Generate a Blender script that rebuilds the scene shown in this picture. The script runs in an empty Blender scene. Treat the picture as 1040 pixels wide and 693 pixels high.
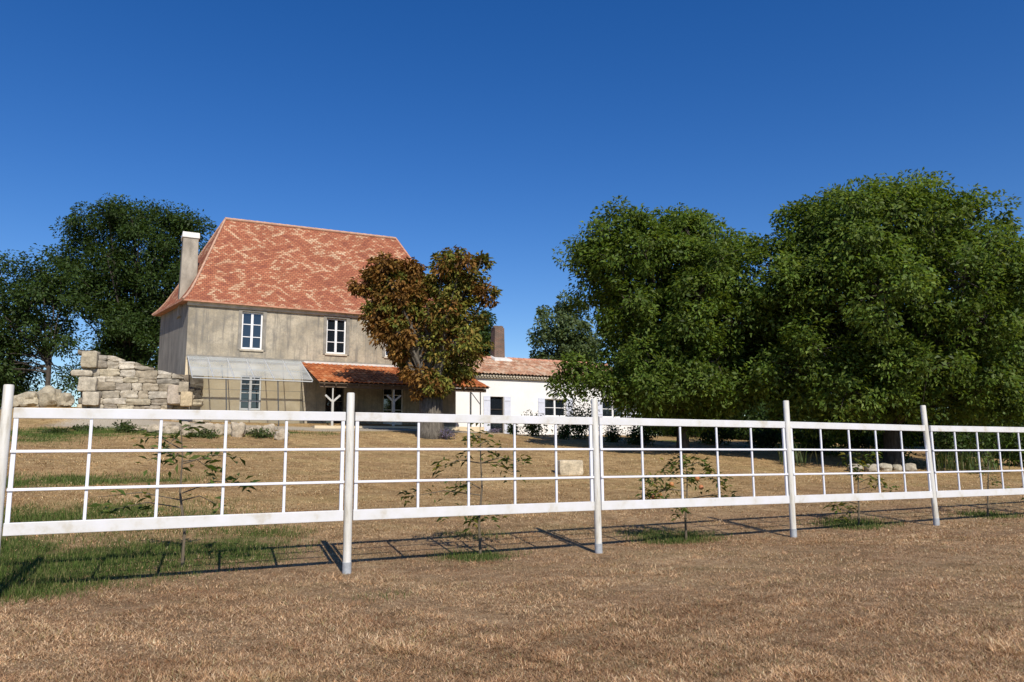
import bpy, math, random
import numpy as np
from mathutils import Vector, Matrix, noise as mnoise
R = math.radians
rnd = random.Random(7)
rng = np.random.default_rng(7)
sc = bpy.context.scene
col = sc.collection

# ------------------------------------------------------------------ camera
EYE = 1.5; F = 760.0; PW, PH = 1040.0, 693.0
PITCH = math.atan((458 - 346.5) / F); ROLL = 0.008
fwd = Vector((0, math.cos(PITCH), math.sin(PITCH)))
up0 = Vector((0, -math.sin(PITCH), math.cos(PITCH)))
rt0 = Vector((1, 0, 0))
rt = rt0 * math.cos(ROLL) - up0 * math.sin(ROLL)
up = up0 * math.cos(ROLL) + rt0 * math.sin(ROLL)
cam_d = bpy.data.cameras.new('camera'); cam = bpy.data.objects.new('camera', cam_d); col.objects.link(cam)
m = Matrix((rt, up, -fwd)).transposed().to_4x4(); m.translation = (0, 0, EYE)
cam.matrix_world = m
cam_d.sensor_width = 36; cam_d.lens = 36 * F / PW; cam_d.clip_end = 5000; cam_d.clip_start = 0.05
cam_d.dof.use_dof = False
sc.camera = cam

# survey helpers: sight lines measured on the photograph, met with planes of the place
UX, UY = 0.883, 0.469
def W(s, t, z=0.0): return Vector((s * UX - t * UY, s * UY + t * UX, z))
def ST(x, y): return (x * UX + y * UY, -x * UY + y * UX)
def ray(px, py): return (fwd * F + rt * (px - PW / 2) - up * (py - PH / 2)).normalized()
def at_t(px, py, t):
    d = ray(px, py); k = t / (-d.x * UY + d.y * UX)
    return (ST(d.x * k, d.y * k)[0], EYE + d.z * k)
def at_y(px, py, y):
    d = ray(px, py); k = y / d.y
    return Vector((d.x * k, y, EYE + d.z * k))

# ------------------------------------------------------------------ terrain
TP = [(-900, -2), (-60, -.3), (9.6, 0), (12, .16), (16, .52), (22, 1.15), (28, 1.85), (33, 2.5), (36, 2.85), (45, 2.95), (120, 2.6), (900, 0)]
def hgt(x, y):
    x = np.asarray(x, float); y = np.asarray(y, float)
    t = -x * UY + y * UX; s = x * UX + y * UY
    z = np.interp(t, [p[0] for p in TP], [p[1] for p in TP])
    k = np.clip((s - 13) / 8, 0, 1); k = k * k * (3 - 2 * k)
    z = z - k * np.clip((t - 24) / 12, 0, 1) * .5
    b = np.clip((t - 12) / 8, 0, 1) * np.clip((60 - t) / 20, 0, 1)
    z = z + b * .05 * np.sin(x * .7 + 1) * np.sin(y * .9) + .012 * np.sin(x * 2.3 + y * 1.1) * np.sin(y * 2.9 - x)*b
    z = z + .62 * np.exp(-(((x + 18.9) / 4.2) ** 2 + ((y - 30.9) / 1.5) ** 4))
    return z
def H(x, y): return float(hgt(x, y))
def ground(px, py):
    d = ray(px, py); k = 2.0
    while k < 300:
        p = d * k
        if EYE + p.z <= H(p.x, p.y): break
        k += .05
    return Vector((d.x * k, d.y * k, H(d.x * k, d.y * k)))

# ------------------------------------------------------------------ materials
class NB:
    def __init__(s, name):
        s.m = bpy.data.materials.new(name); s.m.use_nodes = True
        s.t = s.m.node_tree; s.t.nodes.clear()
        s.out = s.n('ShaderNodeOutputMaterial')
    def n(s, ty, **kw):
        o = s.t.nodes.new(ty)
        for k, v in kw.items(): setattr(o, k, v)
        return o
    def l(s, a, b): s.t.links.new(a, b)
    def set(s, sock, v):
        if hasattr(v, 'links'): s.l(v, sock)
        else: sock.default_value = (*v, 1) if isinstance(v, tuple) and len(v) == 3 and sock.type == 'RGBA' else v
    def obj(s): return s.n('ShaderNodeTexCoord').outputs['Object']
    def uv(s): return s.n('ShaderNodeTexCoord').outputs['UV']
    def mp(s, vec, scale=(1, 1, 1), rot=(0, 0, 0)):
        o = s.n('ShaderNodeMapping'); s.l(vec, o.inputs['Vector']); o.inputs['Scale'].default_value = scale
        o.inputs['Rotation'].default_value = rot; return o.outputs[0]
    def noise(s, vec, scale, detail=4, rough=.55, dist=0):
        o = s.n('ShaderNodeTexNoise'); s.l(vec, o.inputs['Vector'])
        o.inputs['Scale'].default_value = scale; o.inputs['Detail'].default_value = detail
        o.inputs['Roughness'].default_value = rough; o.inputs['Distortion'].default_value = dist
        return o.outputs['Fac']
    def ramp(s, fac, stops):
        o = s.n('ShaderNodeValToRGB'); s.l(fac, o.inputs[0]); e = o.color_ramp.elements
        while len(e) < len(stops): e.new(.5)
        for k, (p, c) in enumerate(stops):
            e[k].position = p; e[k].color = (*c, 1) if isinstance(c, tuple) else (c, c, c, 1)
        return o.outputs[0]
    def mix(s, fac, a, b, mode='MIX'):
        o = s.n('ShaderNodeMix', data_type='RGBA', blend_type=mode)
        s.set(o.inputs[0], fac); s.set(o.inputs[6], a); s.set(o.inputs[7], b); return o.outputs[2]
    def math(s, op, a, b=0.0):
        o = s.n('ShaderNodeMath', operation=op); s.set(o.inputs[0], a); s.set(o.inputs[1], b); return o.outputs[0]
    def bump(s, h, strength=.4, dist=.02):
        o = s.n('ShaderNodeBump'); s.l(h, o.inputs['Height']); o.inputs['Strength'].default_value = strength
        o.inputs['Distance'].default_value = dist; return o.outputs[0]
    def pbr(s, c, rough=.8, normal=None, metal=0, spec=.3, out=True):
        o = s.n('ShaderNodeBsdfPrincipled'); s.set(o.inputs['Base Color'], c); s.set(o.inputs['Roughness'], rough)
        o.inputs['Metallic'].default_value = metal; o.inputs['Specular IOR Level'].default_value = spec
        if normal is not None: s.l(normal, o.inputs['Normal'])
        if out: s.l(o.outputs[0], s.out.inputs[0])
        return o
    def attr(s, name='Col'):
        return s.n('ShaderNodeAttribute', attribute_name=name).outputs['Color']

MT = {}
def simple(name, c, rough=.7, var=.15, scale=6, bump=0.0, spec=.3, metal=0, stretch=(1, 1, 1)):
    b = NB(name); v = b.mp(b.obj(), stretch); n = b.noise(v, scale, 6, .6)
    lo = tuple(x * (1 - var) for x in c); hi = tuple(min(1, x * (1 + var)) for x in c)
    cc = b.ramp(n, [(.3, lo), (.7, hi)])
    nn = b.bump(b.noise(v, scale * 4, 5), bump, .02) if bump else None
    b.pbr(cc, rough, nn, metal, spec); MT[name] = b.m; return b.m

# white paint of the fence: a little chalky, grey weather marks
b = NB('fence_white'); o = b.obj(); n1 = b.noise(b.mp(o, (1, 1, 1)), 3.2, 8, .65); n2 = b.noise(o, 40, 4)
c = b.ramp(n1, [(.30, (.52, .48, .40)), (.45, (.64, .635, .62)), (.68, (.69, .69, .72))])
b.pbr(c, .45, b.bump(n2, .12, .004), spec=.4); MT['fence_white'] = b.m
b = NB('post_white'); o = b.obj(); n1 = b.noise(b.mp(o, (6, 6, .8)), 2.2, 8, .65); n2 = b.noise(o, 30, 4)
c = b.ramp(n1, [(.3, (.42, .38, .30)), (.48, (.62, .60, .54)), (.68, (.70, .69, .67))])
b.pbr(c, .6, b.bump(n2, .25, .006)); MT['post_white'] = b.m
simple('post_foot', (.36, .38, .40), .6, .2, 14, .2)
simple('tube_white', (.74, .75, .80), .4, .06, 5)

# main house: weathered render
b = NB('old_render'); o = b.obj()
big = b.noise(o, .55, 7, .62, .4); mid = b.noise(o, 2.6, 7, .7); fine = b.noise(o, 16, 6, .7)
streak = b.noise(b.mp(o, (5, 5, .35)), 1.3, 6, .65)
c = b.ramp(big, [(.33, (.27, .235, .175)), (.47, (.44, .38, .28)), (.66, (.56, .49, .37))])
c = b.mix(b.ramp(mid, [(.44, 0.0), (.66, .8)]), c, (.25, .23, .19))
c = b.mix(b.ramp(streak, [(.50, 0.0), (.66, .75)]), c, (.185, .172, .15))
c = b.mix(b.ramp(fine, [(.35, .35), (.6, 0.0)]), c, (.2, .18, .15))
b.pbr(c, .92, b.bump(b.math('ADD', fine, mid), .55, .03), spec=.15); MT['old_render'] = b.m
# dark streaked gable render
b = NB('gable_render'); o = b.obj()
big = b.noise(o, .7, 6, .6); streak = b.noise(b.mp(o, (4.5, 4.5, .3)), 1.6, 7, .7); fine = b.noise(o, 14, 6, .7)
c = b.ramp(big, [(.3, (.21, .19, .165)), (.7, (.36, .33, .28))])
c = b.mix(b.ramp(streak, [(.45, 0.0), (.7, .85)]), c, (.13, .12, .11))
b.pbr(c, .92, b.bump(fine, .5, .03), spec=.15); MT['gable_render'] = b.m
# cleaned limestone of the ground floor
b = NB('cream_stone'); o = b.obj()
big = b.noise(o, 1.1, 6, .6); fine = b.noise(o, 12, 6, .7)
c = b.ramp(big, [(.3, (.58, .47, .31)), (.55, (.68, .57, .40)), (.75, (.74, .65, .49))])
c = b.mix(b.ramp(fine, [(.3, .4), (.5, 0.0)]), c, (.5, .40, .27))
b.pbr(c, .9, b.bump(fine, .35, .015), spec=.15); MT['cream_stone'] = b.m
simple('cornice_stone', (.52, .46, .36), .9, .25, 3, .3)
simple('grey_surround', (.25, .23, .195), .9, .25, 4, .3)
simple('rough_stone', (.19, .155, .115), .95, .5, 3, .8)
# ruin stones vary by stone
def attr_stone(name, tint=1.0, var=(.7, 1.2)):
    b = NB(name); o = b.obj(); a = b.attr()
    n = b.noise(o, 5, 7, .7); f = b.noise(o, 26, 5, .7)
    c = b.mix(1.0, a, b.ramp(n, [(.3, var[0]), (.7, var[1])]), 'MULTIPLY')
    c = b.mix(b.ramp(f, [(.3, .6), (.48, 0.0)]), c, (.13, .11, .085))
    b.pbr(c, .95, b.bump(b.math('ADD', n, f), .6, .03), spec=.15); MT[name] = b.m
attr_stone('ruin_stone', 1, (.5, 1.25))
# flat tile roof: red tiles with pale ones scattered
b = NB('flat_tile'); u = b.uv()
br = b.n('ShaderNodeTexBrick'); b.l(u, br.inputs['Vector']); br.offset = .5
for k, v in {'Color1': (0, 0, 0, 1), 'Color2': (1, 1, 1, 1), 'Mortar': (.5, .5, .5, 1), 'Scale': 1.0, 'Mortar Size': .012, 'Bias': 0.0, 'Brick Width': .19, 'Row Height': .125}.items(): br.inputs[k].default_value = v
# a second, larger scatter leans the pale tiles into broken diagonal streaks
dg = b.noise(b.mp(b.mp(u, (1, 1, 1), (0, 0, .62)), (1.0, 3.0, 1)), 1.15, 3, .55, .5); dg2 = b.noise(b.mp(b.mp(u, (1, 1, 1), (0, 0, -.55)), (1.0, 3.0, 1)), 1.05, 3, .55, .5)
sel = b.math('ADD', b.math('MULTIPLY', br.outputs['Color'], .13), b.math('MAXIMUM', dg, dg2))
c = b.ramp(sel, [(.42, (.23, .075, .048)), (.56, (.36, .122, .064)), (.645, (.41, .155, .08)), (.70, (.54, .32, .19)), (.82, (.60, .43, .28))])
wn = b.noise(b.mp(u, (1, 1, 1)), .6, 5, .6)
c = b.mix(1.0, c, b.ramp(wn, [(.3, .82), (.7, 1.1)]), 'MULTIPLY')
c = b.mix(br.outputs['Fac'], c, (.15, .055, .035))
row = b.n('ShaderNodeTexWave', wave_type='BANDS', bands_direction='Y', wave_profile='SAW'); b.l(u, row.inputs['Vector']); row.inputs['Scale'].default_value = 1 / .155 / (20 / (2 * math.pi)) * 1.0
b.pbr(c, .85, b.bump(b.math('ADD', b.math('MULTIPLY', row.outputs['Fac'], .6), b.math('MULTIPLY', sel, .6)), .7, .02), spec=.2); MT['flat_tile'] = b.m
def canal_mat(name, stops, stain, dirt=.5):
    b = NB(name); u = b.uv()
    sep = b.n('ShaderNodeSeparateXYZ'); b.l(u, sep.inputs[0])
    cb = b.n('ShaderNodeCombineXYZ'); b.l(b.math('FLOOR', sep.outputs[0]), cb.inputs[0]); b.l(b.math('FLOOR', sep.outputs[1]), cb.inputs[1])
    w = b.n('ShaderNodeTexWhiteNoise', noise_dimensions='2D'); b.l(cb.outputs[0], w.inputs['Vector'])
    c = b.ramp(w.outputs['Value'], stops)
    o = b.obj(); n = b.noise(o, 1.6, 6, .7); f = b.noise(o, 14, 5, .7)
    c = b.mix(b.ramp(n, [(.42, 0.0), (.75, dirt)]), c, stain)
    c = b.mix(1.0, c, b.ramp(f, [(.3, .7), (.65, 1.15)]), 'MULTIPLY')
    b.pbr(c, .9, b.bump(f, .5, .015), spec=.15); MT[name] = b.m
canal_mat('porch_tile', [(0, (.30, .085, .03)), (.4, (.42, .13, .045)), (.75, (.50, .17, .06)), (1, (.55, .25, .11))], (.24, .10, .05), .6)
canal_mat('old_tile', [(0, (.36, .17, .10)), (.35, (.52, .28, .17)), (.7, (.60, .38, .25)), (1, (.66, .50, .36))], (.30, .24, .18), .75)
simple('ridge_tile', (.50, .25, .16), .9, .3, 5, .4)
simple('hip_mortar', (.48, .29, .20), .9, .2, 5, .4)
simple('flashing', (.62, .60, .56), .8, .15, 6, .2)
# chimney render + brick
simple('chimney_render', (.33, .29, .235), .95, .35, 2.4, .6, stretch=(1, 1, .5))
simple('chimney_cap', (.75, .73, .68), .9, .1, 4)
b = NB('old_brick'); o = b.obj(); br = b.n('ShaderNodeTexBrick'); b.l(b.mp(o, (1, 1, 1), (R(90), 0, R(0))), br.inputs['Vector'])
for k, v in {'Color1': (.20, .095, .06, 1), 'Color2': (.13, .075, .055, 1), 'Mortar': (.24, .2, .16, 1), 'Scale': 1.0, 'Mortar Size': .012, 'Brick Width': .22, 'Row Height': .075}.items(): br.inputs[k].default_value = v
n = b.noise(o, 3, 6, .7); c = b.mix(b.ramp(n, [(.4, 0.0), (.7, .8)]), br.outputs['Color'], (.09, .075, .06))
b.pbr(c, .95, b.bump(b.noise(o, 20, 4), .6, .02)); MT['old_brick'] = b.m
simple('white_joinery', (.80, .80, .80), .4, .05, 5)
b = NB('window_glass'); n = b.noise(b.obj(), 1.3, 2)
g_ = b.pbr((.012, .016, .022), .03, b.bump(n, .04, .02), spec=.9); g_.inputs['IOR'].default_value = 1.6; MT['window_glass'] = b.m
simple('dark_inside', (.02, .018, .016), .9, .3, 3)
simple('old_door', (.055, .045, .036), .6, .4, 5, .2)
# lime washed white wall
b = NB('white_wall'); o = b.obj(); n = b.noise(o, .9, 7, .65); f = b.noise(o, 18, 5, .7); st = b.noise(b.mp(o, (3, 3, .3)), 1.5, 5, .6)
c = b.ramp(n, [(.3, (.77, .76, .735)), (.6, (.83, .825, .81))]); c = b.mix(b.ramp(st, [(.55, 0.0), (.8, .4)]), c, (.6, .57, .51))
b.pbr(c, .9, b.bump(f, .25, .015), spec=.15); MT['white_wall'] = b.m
simple('lavender_paint', (.62, .65, .74), .55, .07, 5)
simple('dark_beam', (.12, .085, .06), .85, .3, 5, .3)
simple('grey_post', (.50, .49, .46), .7, .2, 6, .2)
simple('iron', (.10, .10, .10), .6, .3, 8)
simple('grey_frame', (.42, .43, .43), .5, .15, 6)
b = NB('greenhouse_sheet'); o = b.obj(); n = b.noise(o, .8, 3, .5)
tr = b.n('ShaderNodeBsdfTransparent'); tr.inputs[0].default_value = (.93, .95, .94, 1)
p = b.pbr(b.ramp(n, [(.3, (.60, .61, .59)), (.7, (.78, .79, .77))]), .35, out=False, spec=.5)
mx = b.n('ShaderNodeMixShader'); b.set(mx.inputs[0], b.ramp(n, [(.3, .26), (.75, .4)])); b.l(tr.outputs[0], mx.inputs[1]); b.l(p.outputs[0], mx.inputs[2]); b.l(mx.outputs[0], b.out.inputs[0]); MT['greenhouse_sheet'] = b.m
# bark
def bark(name, lo, hi):
    b = NB(name); o = b.obj(); n = b.noise(b.mp(o, (5, 5, 1.1)), 2.2, 8, .7, .3)
    b.pbr(b.ramp(n, [(.35, lo), (.65, hi)]), .95, b.bump(n, .9, .05), spec=.1); MT[name] = b.m
bark('trunk_bark', (.06, .052, .042), (.19, .168, .14)); bark('dark_bark', (.035, .03, .025), (.10, .085, .07)); bark('twig_bark', (.10, .08, .055), (.22, .18, .13))
# leaves: colour per leaf, thin and a little translucent
def leafmat(name, trans=.3, rough=.45, spec=.35):
    b = NB(name); a = b.attr()
    p = b.pbr(a, rough, out=False, spec=spec)
    t = b.n('ShaderNodeBsdfTranslucent'); b.l(b.mix(1.0, a, (1.25, 1.15, .55), 'MULTIPLY'), t.inputs[0])
    mx = b.n('ShaderNodeMixShader'); mx.inputs[0].default_value = trans
    b.l(p.outputs[0], mx.inputs[1]); b.l(t.outputs[0], mx.inputs[2]); b.l(mx.outputs[0], b.out.inputs[0]); MT[name] = b.m
leafmat('leaf', .45, .5, .2); leafmat('leaf_dry', .2, .7, .15); leafmat('blade', .12, .85, .08)
b = NB('peach'); n = b.noise(b.obj(), 9, 3); b.pbr(b.ramp(n, [(.35, (.50, .26, .09)), (.65, (.42, .13, .06))]), .6); MT['peach'] = b.m
# ground
b = NB('meadow_soil'); o = b.obj(); a = b.attr('Col')
n = b.noise(o, .35, 6, .6); f = b.noise(o, 4.5, 9, .72); v = b.noise(o, 26, 6, .7); g = b.noise(b.mp(o, (1, .6, 1)), 90, 4, .7)
dry = b.ramp(f, [(.30, (.21, .135, .072)), (.48, (.36, .245, .138)), (.62, (.45, .32, .185)), (.78, (.54, .41, .25))])
dry = b.mix(b.ramp(n, [(.4, 0.0), (.65, .6)]), dry, (.22, .13, .075))
dry = b.mix(1.0, dry, b.ramp(v, [(.28, .55), (.52, 1.0), (.75, 1.3)]), 'MULTIPLY')
dry = b.mix(1.0, dry, b.ramp(g, [(.3, .75), (.7, 1.2)]), 'MULTIPLY')
grn = b.ramp(f, [(.3, (.035, .060, .014)), (.55, (.080, .115, .030)), (.75, (.16, .16, .06))])
grn = b.mix(1.0, grn, b.ramp(v, [(.28, .6), (.75, 1.3)]), 'MULTIPLY')
sepc = b.n('ShaderNodeSeparateColor'); b.l(a, sepc.inputs[0])
gf = b.ramp(b.math('ADD', sepc.outputs[0], b.math('MULTIPLY', b.math('SUBTRACT', f, .5), .9)), [(.32, 0.0), (.62, 1.0)])
c = b.mix(gf, dry, grn)
mo = b.noise(b.mp(o, (1, 1.6, 1), (0, 0, .49)), 1.1, 7, .68); mo2 = b.noise(b.mp(o, (.5, 1.4, 1), (0, 0, .49)), .5, 5, .6)
c = b.mix(1.0, c, b.ramp(mo, [(.32, .66), (.5, 1.0), (.68, 1.25)]), 'MULTIPLY')
c = b.mix(b.ramp(mo2, [(.5, 0.0), (.7, .45)]), c, (.23, .19, .085))
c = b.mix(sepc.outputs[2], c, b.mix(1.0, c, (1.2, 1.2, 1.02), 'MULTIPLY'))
gvl = b.ramp(b.math('ADD', sepc.outputs[1], b.math('MULTIPLY', b.math('SUBTRACT', v, .5), .8)), [(.4, 0.0), (.6, 1.0)])
c = b.mix(gvl, c, b.ramp(v, [(.3, (.30, .25, .18)), (.7, (.52, .46, .36))]))
b.pbr(c, .97, b.bump(b.math('ADD', b.math('MULTIPLY', v, 1.0), g), .7, .04), spec=.05); MT['meadow_soil'] = b.m

# ------------------------------------------------------------------ object helpers
def tag(o, label=None, cat=None, group=None, kind=None):
    if label: o['label'] = label
    if cat: o['category'] = cat
    if group: o['group'] = group
    if kind: o['kind'] = kind
    return o
def thing(name, loc, label, cat, group=None):
    o = bpy.data.objects.new(name, None); o.empty_display_size = .3; col.objects.link(o); o.location = loc
    return tag(o, label, cat, group)
def wloc(o):
    v = Vector((0, 0, 0))
    while o is not None: v += o.location; o = o.parent
    return v
class MB:
    def __init__(s): s.v = []; s.f = []; s.uv = []; s.c = []; s.cc = None
    def add(s, vs, fs, uvs=None):
        k = len(s.v); s.v += [tuple(p) for p in vs]
        s.f += [tuple(i + k for i in f) for f in fs]
        s.uv += uvs if uvs else [None] * len(fs)
        s.c += [s.cc] * len(fs)
    def hexa(s, p):   # 8 corners: bottom 4 ccw, top 4 ccw
        s.add(p, [(3, 2, 1, 0), (4, 5, 6, 7), (0, 1, 5, 4), (1, 2, 6, 5), (2, 3, 7, 6), (3, 0, 4, 7)])
    def box(s, a, b):
        s.hexa([(a[0], a[1], a[2]), (b[0], a[1], a[2]), (b[0], b[1], a[2]), (a[0], b[1], a[2]), (a[0], a[1], b[2]), (b[0], a[1], b[2]), (b[0], b[1], b[2]), (a[0], b[1], b[2])])
    def lbox(s, s0, s1, t0, t1, z0, z1):   # box in house coordinates
        s.hexa([W(s0, t0, z0), W(s1, t0, z0), W(s1, t1, z0), W(s0, t1, z0), W(s0, t0, z1), W(s1, t0, z1), W(s1, t1, z1), W(s0, t1, z1)])
    def beam(s, a, b, w, h, upv=(0, 0, 1)):   # rectangular bar from a to b: w sideways, h upwards
        a, b = Vector(a), Vector(b); d = (b - a).normalized(); sd = d.cross(Vector(upv)).normalized() * (w / 2); u = sd.cross(d).normalized() * (h / 2)
        s.hexa([a - sd - u, a + sd - u, b + sd - u, b - sd - u, a - sd + u, a + sd + u, b + sd + u, b - sd + u])
    def tube(s, pts, rad, n=8, cap=True):
        pts = [Vector(p) for p in pts]; k0 = len(s.v); ref = None
        for i, p in enumerate(pts):
            d = (pts[min(i + 1, len(pts) - 1)] - pts[max(i - 1, 0)]).normalized()
            if ref is None: ref = d.orthogonal().normalized()
            ref = (ref - d * ref.dot(d)).normalized(); q = d.cross(ref)
            r = rad[i] if isinstance(rad, (list, tuple)) else rad
            s.v += [tuple(p + (ref * math.cos(6.28319 * j / n) + q * math.sin(6.28319 * j / n)) * r) for j in range(n)]
        for i in range(len(pts) - 1):
            for j in range(n):
                a = k0 + i * n + j; bb = k0 + i * n + (j + 1) % n
                s.f.append((a, bb, bb + n, a + n)); s.uv.append(None); s.c.append(s.cc)
        if cap:
            for f in (tuple(range(k0 + n - 1, k0 - 1, -1)), tuple(k0 + (len(pts) - 1) * n + j for j in range(n))):
                s.f.append(f); s.uv.append(None); s.c.append(s.cc)
    def stone(s, c, size, jit=.18, rz=0.0, seed=None, sub=2, ex=9):
        # rough-hewn block: subdivided cube pushed toward a superellipsoid and dented
        r = random.Random(seed if seed is not None else rnd.random()); off = Vector((r.random() * 50, r.random() * 50, r.random() * 50))
        n = sub + 2; idx = {}; vs = []; fs = []
        def vert(i, j, k):
            if (i, j, k) in idx: return idx[(i, j, k)]
            p = Vector((2 * i / (n - 1) - 1, 2 * j / (n - 1) - 1, 2 * k / (n - 1) - 1))
            l = max(.001, (abs(p.x) ** ex + abs(p.y) ** ex + abs(p.z) ** ex) ** (1 / ex)); p = p / l
            p = p * (1 + jit * mnoise.noise(p * 1.3 + off) * 1.2 + jit * .45 * mnoise.noise(p * 3.1 + off))
            q = Vector((p.x * size[0] / 2, p.y * size[1] / 2, p.z * size[2] / 2))
            q = Vector((q.x * math.cos(rz) - q.y * math.sin(rz), q.x * math.sin(rz) + q.y * math.cos(rz), q.z))
            idx[(i, j, k)] = len(vs); vs.append(q + Vector(c)); return idx[(i, j, k)]
        for i in range(n - 1):
            for j in range(n - 1):
                m_ = n - 1
                fs.append((vert(i, j, 0), vert(i, j + 1, 0), vert(i + 1, j + 1, 0), vert(i + 1, j, 0)))
                fs.append((vert(i, j, m_), vert(i + 1, j, m_), vert(i + 1, j + 1, m_), vert(i, j + 1, m_)))
                fs.append((vert(i, 0, j), vert(i + 1, 0, j), vert(i + 1, 0, j + 1), vert(i, 0, j + 1)))
                fs.append((vert(i, m_, j), vert(i, m_, j + 1), vert(i + 1, m_, j + 1), vert(i + 1, m_, j)))
                fs.append((vert(0, i, j), vert(0, i, j + 1), vert(0, i + 1, j + 1), vert(0, i + 1, j)))
                fs.append((vert(m_, i, j), vert(m_, i + 1, j), vert(m_, i + 1, j + 1), vert(m_, i, j + 1)))
        s.add(vs, fs)
    def build(s, name, mat, parent=None, smooth=False, loc=None, bevel=0, angle=None):
        org = wloc(parent) if parent else Vector(loc or (0, 0, 0))
        me = bpy.data.meshes.new(name); me.from_pydata([tuple(Vector(p) - org) for p in s.v], [], s.f)
        if any(u is not None for u in s.uv):
            L = me.uv_layers.new(name='UVMap')
            for p, u in zip(me.polygons, s.uv):
                if u:
                    for li, q in zip(p.loop_indices, u): L.data[li].uv = q
        if any(c is not None for c in s.c):
            A = me.color_attributes.new('Col', 'FLOAT_COLOR', 'CORNER')
            for p, c in zip(me.polygons, s.c):
                for li in p.loop_indices: A.data[li].color = (*(c or (.4, .35, .25)), 1)
        me.materials.append(MT[mat])
        if smooth: me.polygons.foreach_set('use_smooth', [True] * len(me.polygons))
        if angle: me.set_sharp_from_angle(angle=R(angle))
        o = bpy.data.objects.new(name, me); col.objects.link(o)
        if parent: o.parent = parent
        else: o.location = org
        if bevel:
            md = o.modifiers.new('bevel', 'BEVEL'); md.width = bevel; md.segments = 2; md.limit_method = 'ANGLE'
        return o
def np_mesh(name, V, Fc, C, mat, parent=None, org=(0, 0, 0)):
    V = np.asarray(V, np.float32) - np.asarray(org, np.float32); k = Fc.shape[1]
    me = bpy.data.meshes.new(name); me.vertices.add(len(V)); me.vertices.foreach_set('co', V.ravel())
    me.loops.add(Fc.size); me.loops.foreach_set('vertex_index', Fc.astype(np.int32).ravel())
    me.polygons.add(len(Fc)); me.polygons.foreach_set('loop_start', np.arange(0, Fc.size, k, dtype=np.int32))
    me.update(calc_edges=True)
    A = me.color_attributes.new('Col', 'FLOAT_COLOR', 'POINT')
    A.data.foreach_set('color', np.concatenate([C, np.ones((len(C), 1))], 1).astype(np.float32).ravel())
    me.materials.append(MT[mat]); o = bpy.data.objects.new(name, me); col.objects.link(o)
    if parent: o.parent = parent
    else: o.location = org
    return o
def norm(a): return a / np.maximum(1e-6, np.linalg.norm(a, axis=1, keepdims=True))
def leaves_geo(P, N, AX, L, Wd, C, fold=.25):
    n = len(P); N = norm(N); AX = norm(AX - N * np.sum(AX * N, 1, keepdims=True)); S = np.cross(N, AX)
    L = L[:, None]; Wd = Wd[:, None]
    v0 = P; v1 = P + AX * L * .5 + S * Wd * .5 + N * Wd * fold; v2 = P + AX * L - N * L * .12; v3 = P + AX * L * .5 - S * Wd * .5 + N * Wd * fold
    V = np.stack([v0, v1, v2, v3], 1).reshape(-1, 3); Fc = np.arange(4 * n).reshape(n, 4)
    return V, Fc, np.repeat(C, 4, 0)
def pick(cols, n, jit=.2):
    cols = np.asarray(cols, float); k = rng.integers(0, len(cols), n)
    return np.clip(cols[k] * (1 + jit * rng.standard_normal((n, 1))), .002, 1)

# ------------------------------------------------------------------ ground sheet
spots = []      # green places: (x, y, rx, ry, amount)
def gspot(px, py, rx, ry, k=1.0):
    p = ground(px, py); spots.append((p.x, p.y, rx, ry, k))
for a in [(40, 578, 1.7, 1.0, 1.0), (20, 600, 1.0, .5, .9), (110, 568, 1.5, 1.1, 1.0), (195, 562, 1.2, 1.0, .9), (235, 545, 1.1, .7, .55), (-60, 570, 1.6, 1.3, 1.0), (60, 525, 2.2, 1.0, .75), (150, 530, 1.7, .8, .55),
          (55, 489, 2.6, .9, .85), (-40, 492, 2.5, .9, .8), (70, 440, 2.6, 1.6, .8), (30, 446, 2, 1.5, .6), (190, 441, 2.2, 1.2, .8), (290, 440, 2.6, 1.0, .6), (120, 437, 1.8, 1.2, .8), (385, 607, .4, .25, .25),
          (690, 547, .7, .4, 1.0), (660, 542, .5, .3, .8), (488, 565, .5, .35, .9), (475, 545, .6, .4, .4), (870, 533, .8, .5, .9), (1000, 524, .7, .45, .9), (185, 573, .6, .4, .9), (930, 470, 3, 1.2, .3), 
          (820, 452, 3, 2, .7), (930, 452, 3, 2, .7), (1010, 455, 3, 2, .7), (690, 449, 3, 1.5, .6), (1100, 460, 4, 3, .8)]: gspot(*a)
def green(x, y):
    g = np.zeros_like(np.asarray(x, float))
    for (sx, sy, rx, ry, k) in spots:
        ux, uy = (x - sx) * UX + (y - sy) * UY, -(x - sx) * UY + (y - sy) * UX
        g = np.maximum(g, k * np.exp(-((ux / rx) ** 2 + (uy / ry) ** 2) * .7))
    wob = .5 * np.sin(x * 3.1 + 1.3 * np.sin(y * 2.2)) + .5 * np.sin(y * 3.7 + 1.7 * np.sin(x * 1.9 + .6))
    wob2 = np.sin(x * 9.1 + 2 * np.sin(y * 6.2)) * np.sin(y * 8.3 + 1.5 * np.sin(x * 7.1))
    g = g * (1 + .35 * wob + .25 * wob2)
    far = np.clip((np.hypot(x, y) - 70) / 60, 0, 1)
    return np.clip(np.maximum(g, far * .8), 0, 1.2)
gravel_s = [(6, 33.5, 7, 1.3, .8), (13, 33.0, 5, 1.0, .75), (1, 33.5, 4, 1.2, .7), (19, 36.5, 5, 1.2, .6)]
def gravel(x, y):
    s = x * UX + y * UY; t = -x * UY + y * UX; g = np.zeros_like(s)
    for (a, b_, ra, rb, k) in gravel_s: g = np.maximum(g, k * np.exp(-(((s - a) / ra) ** 4 + ((t - b_) / rb) ** 2)))
    return g
def axis(lo, hi, st, far):
    a = list(np.arange(lo, hi + .001, st)); k = st; x = hi
    while x < far: k *= 1.25; x += k; a.append(x)
    k = st; x = lo
    while x > -far: k *= 1.25; x -= k; a.insert(0, x)
    return np.array(a)
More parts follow.
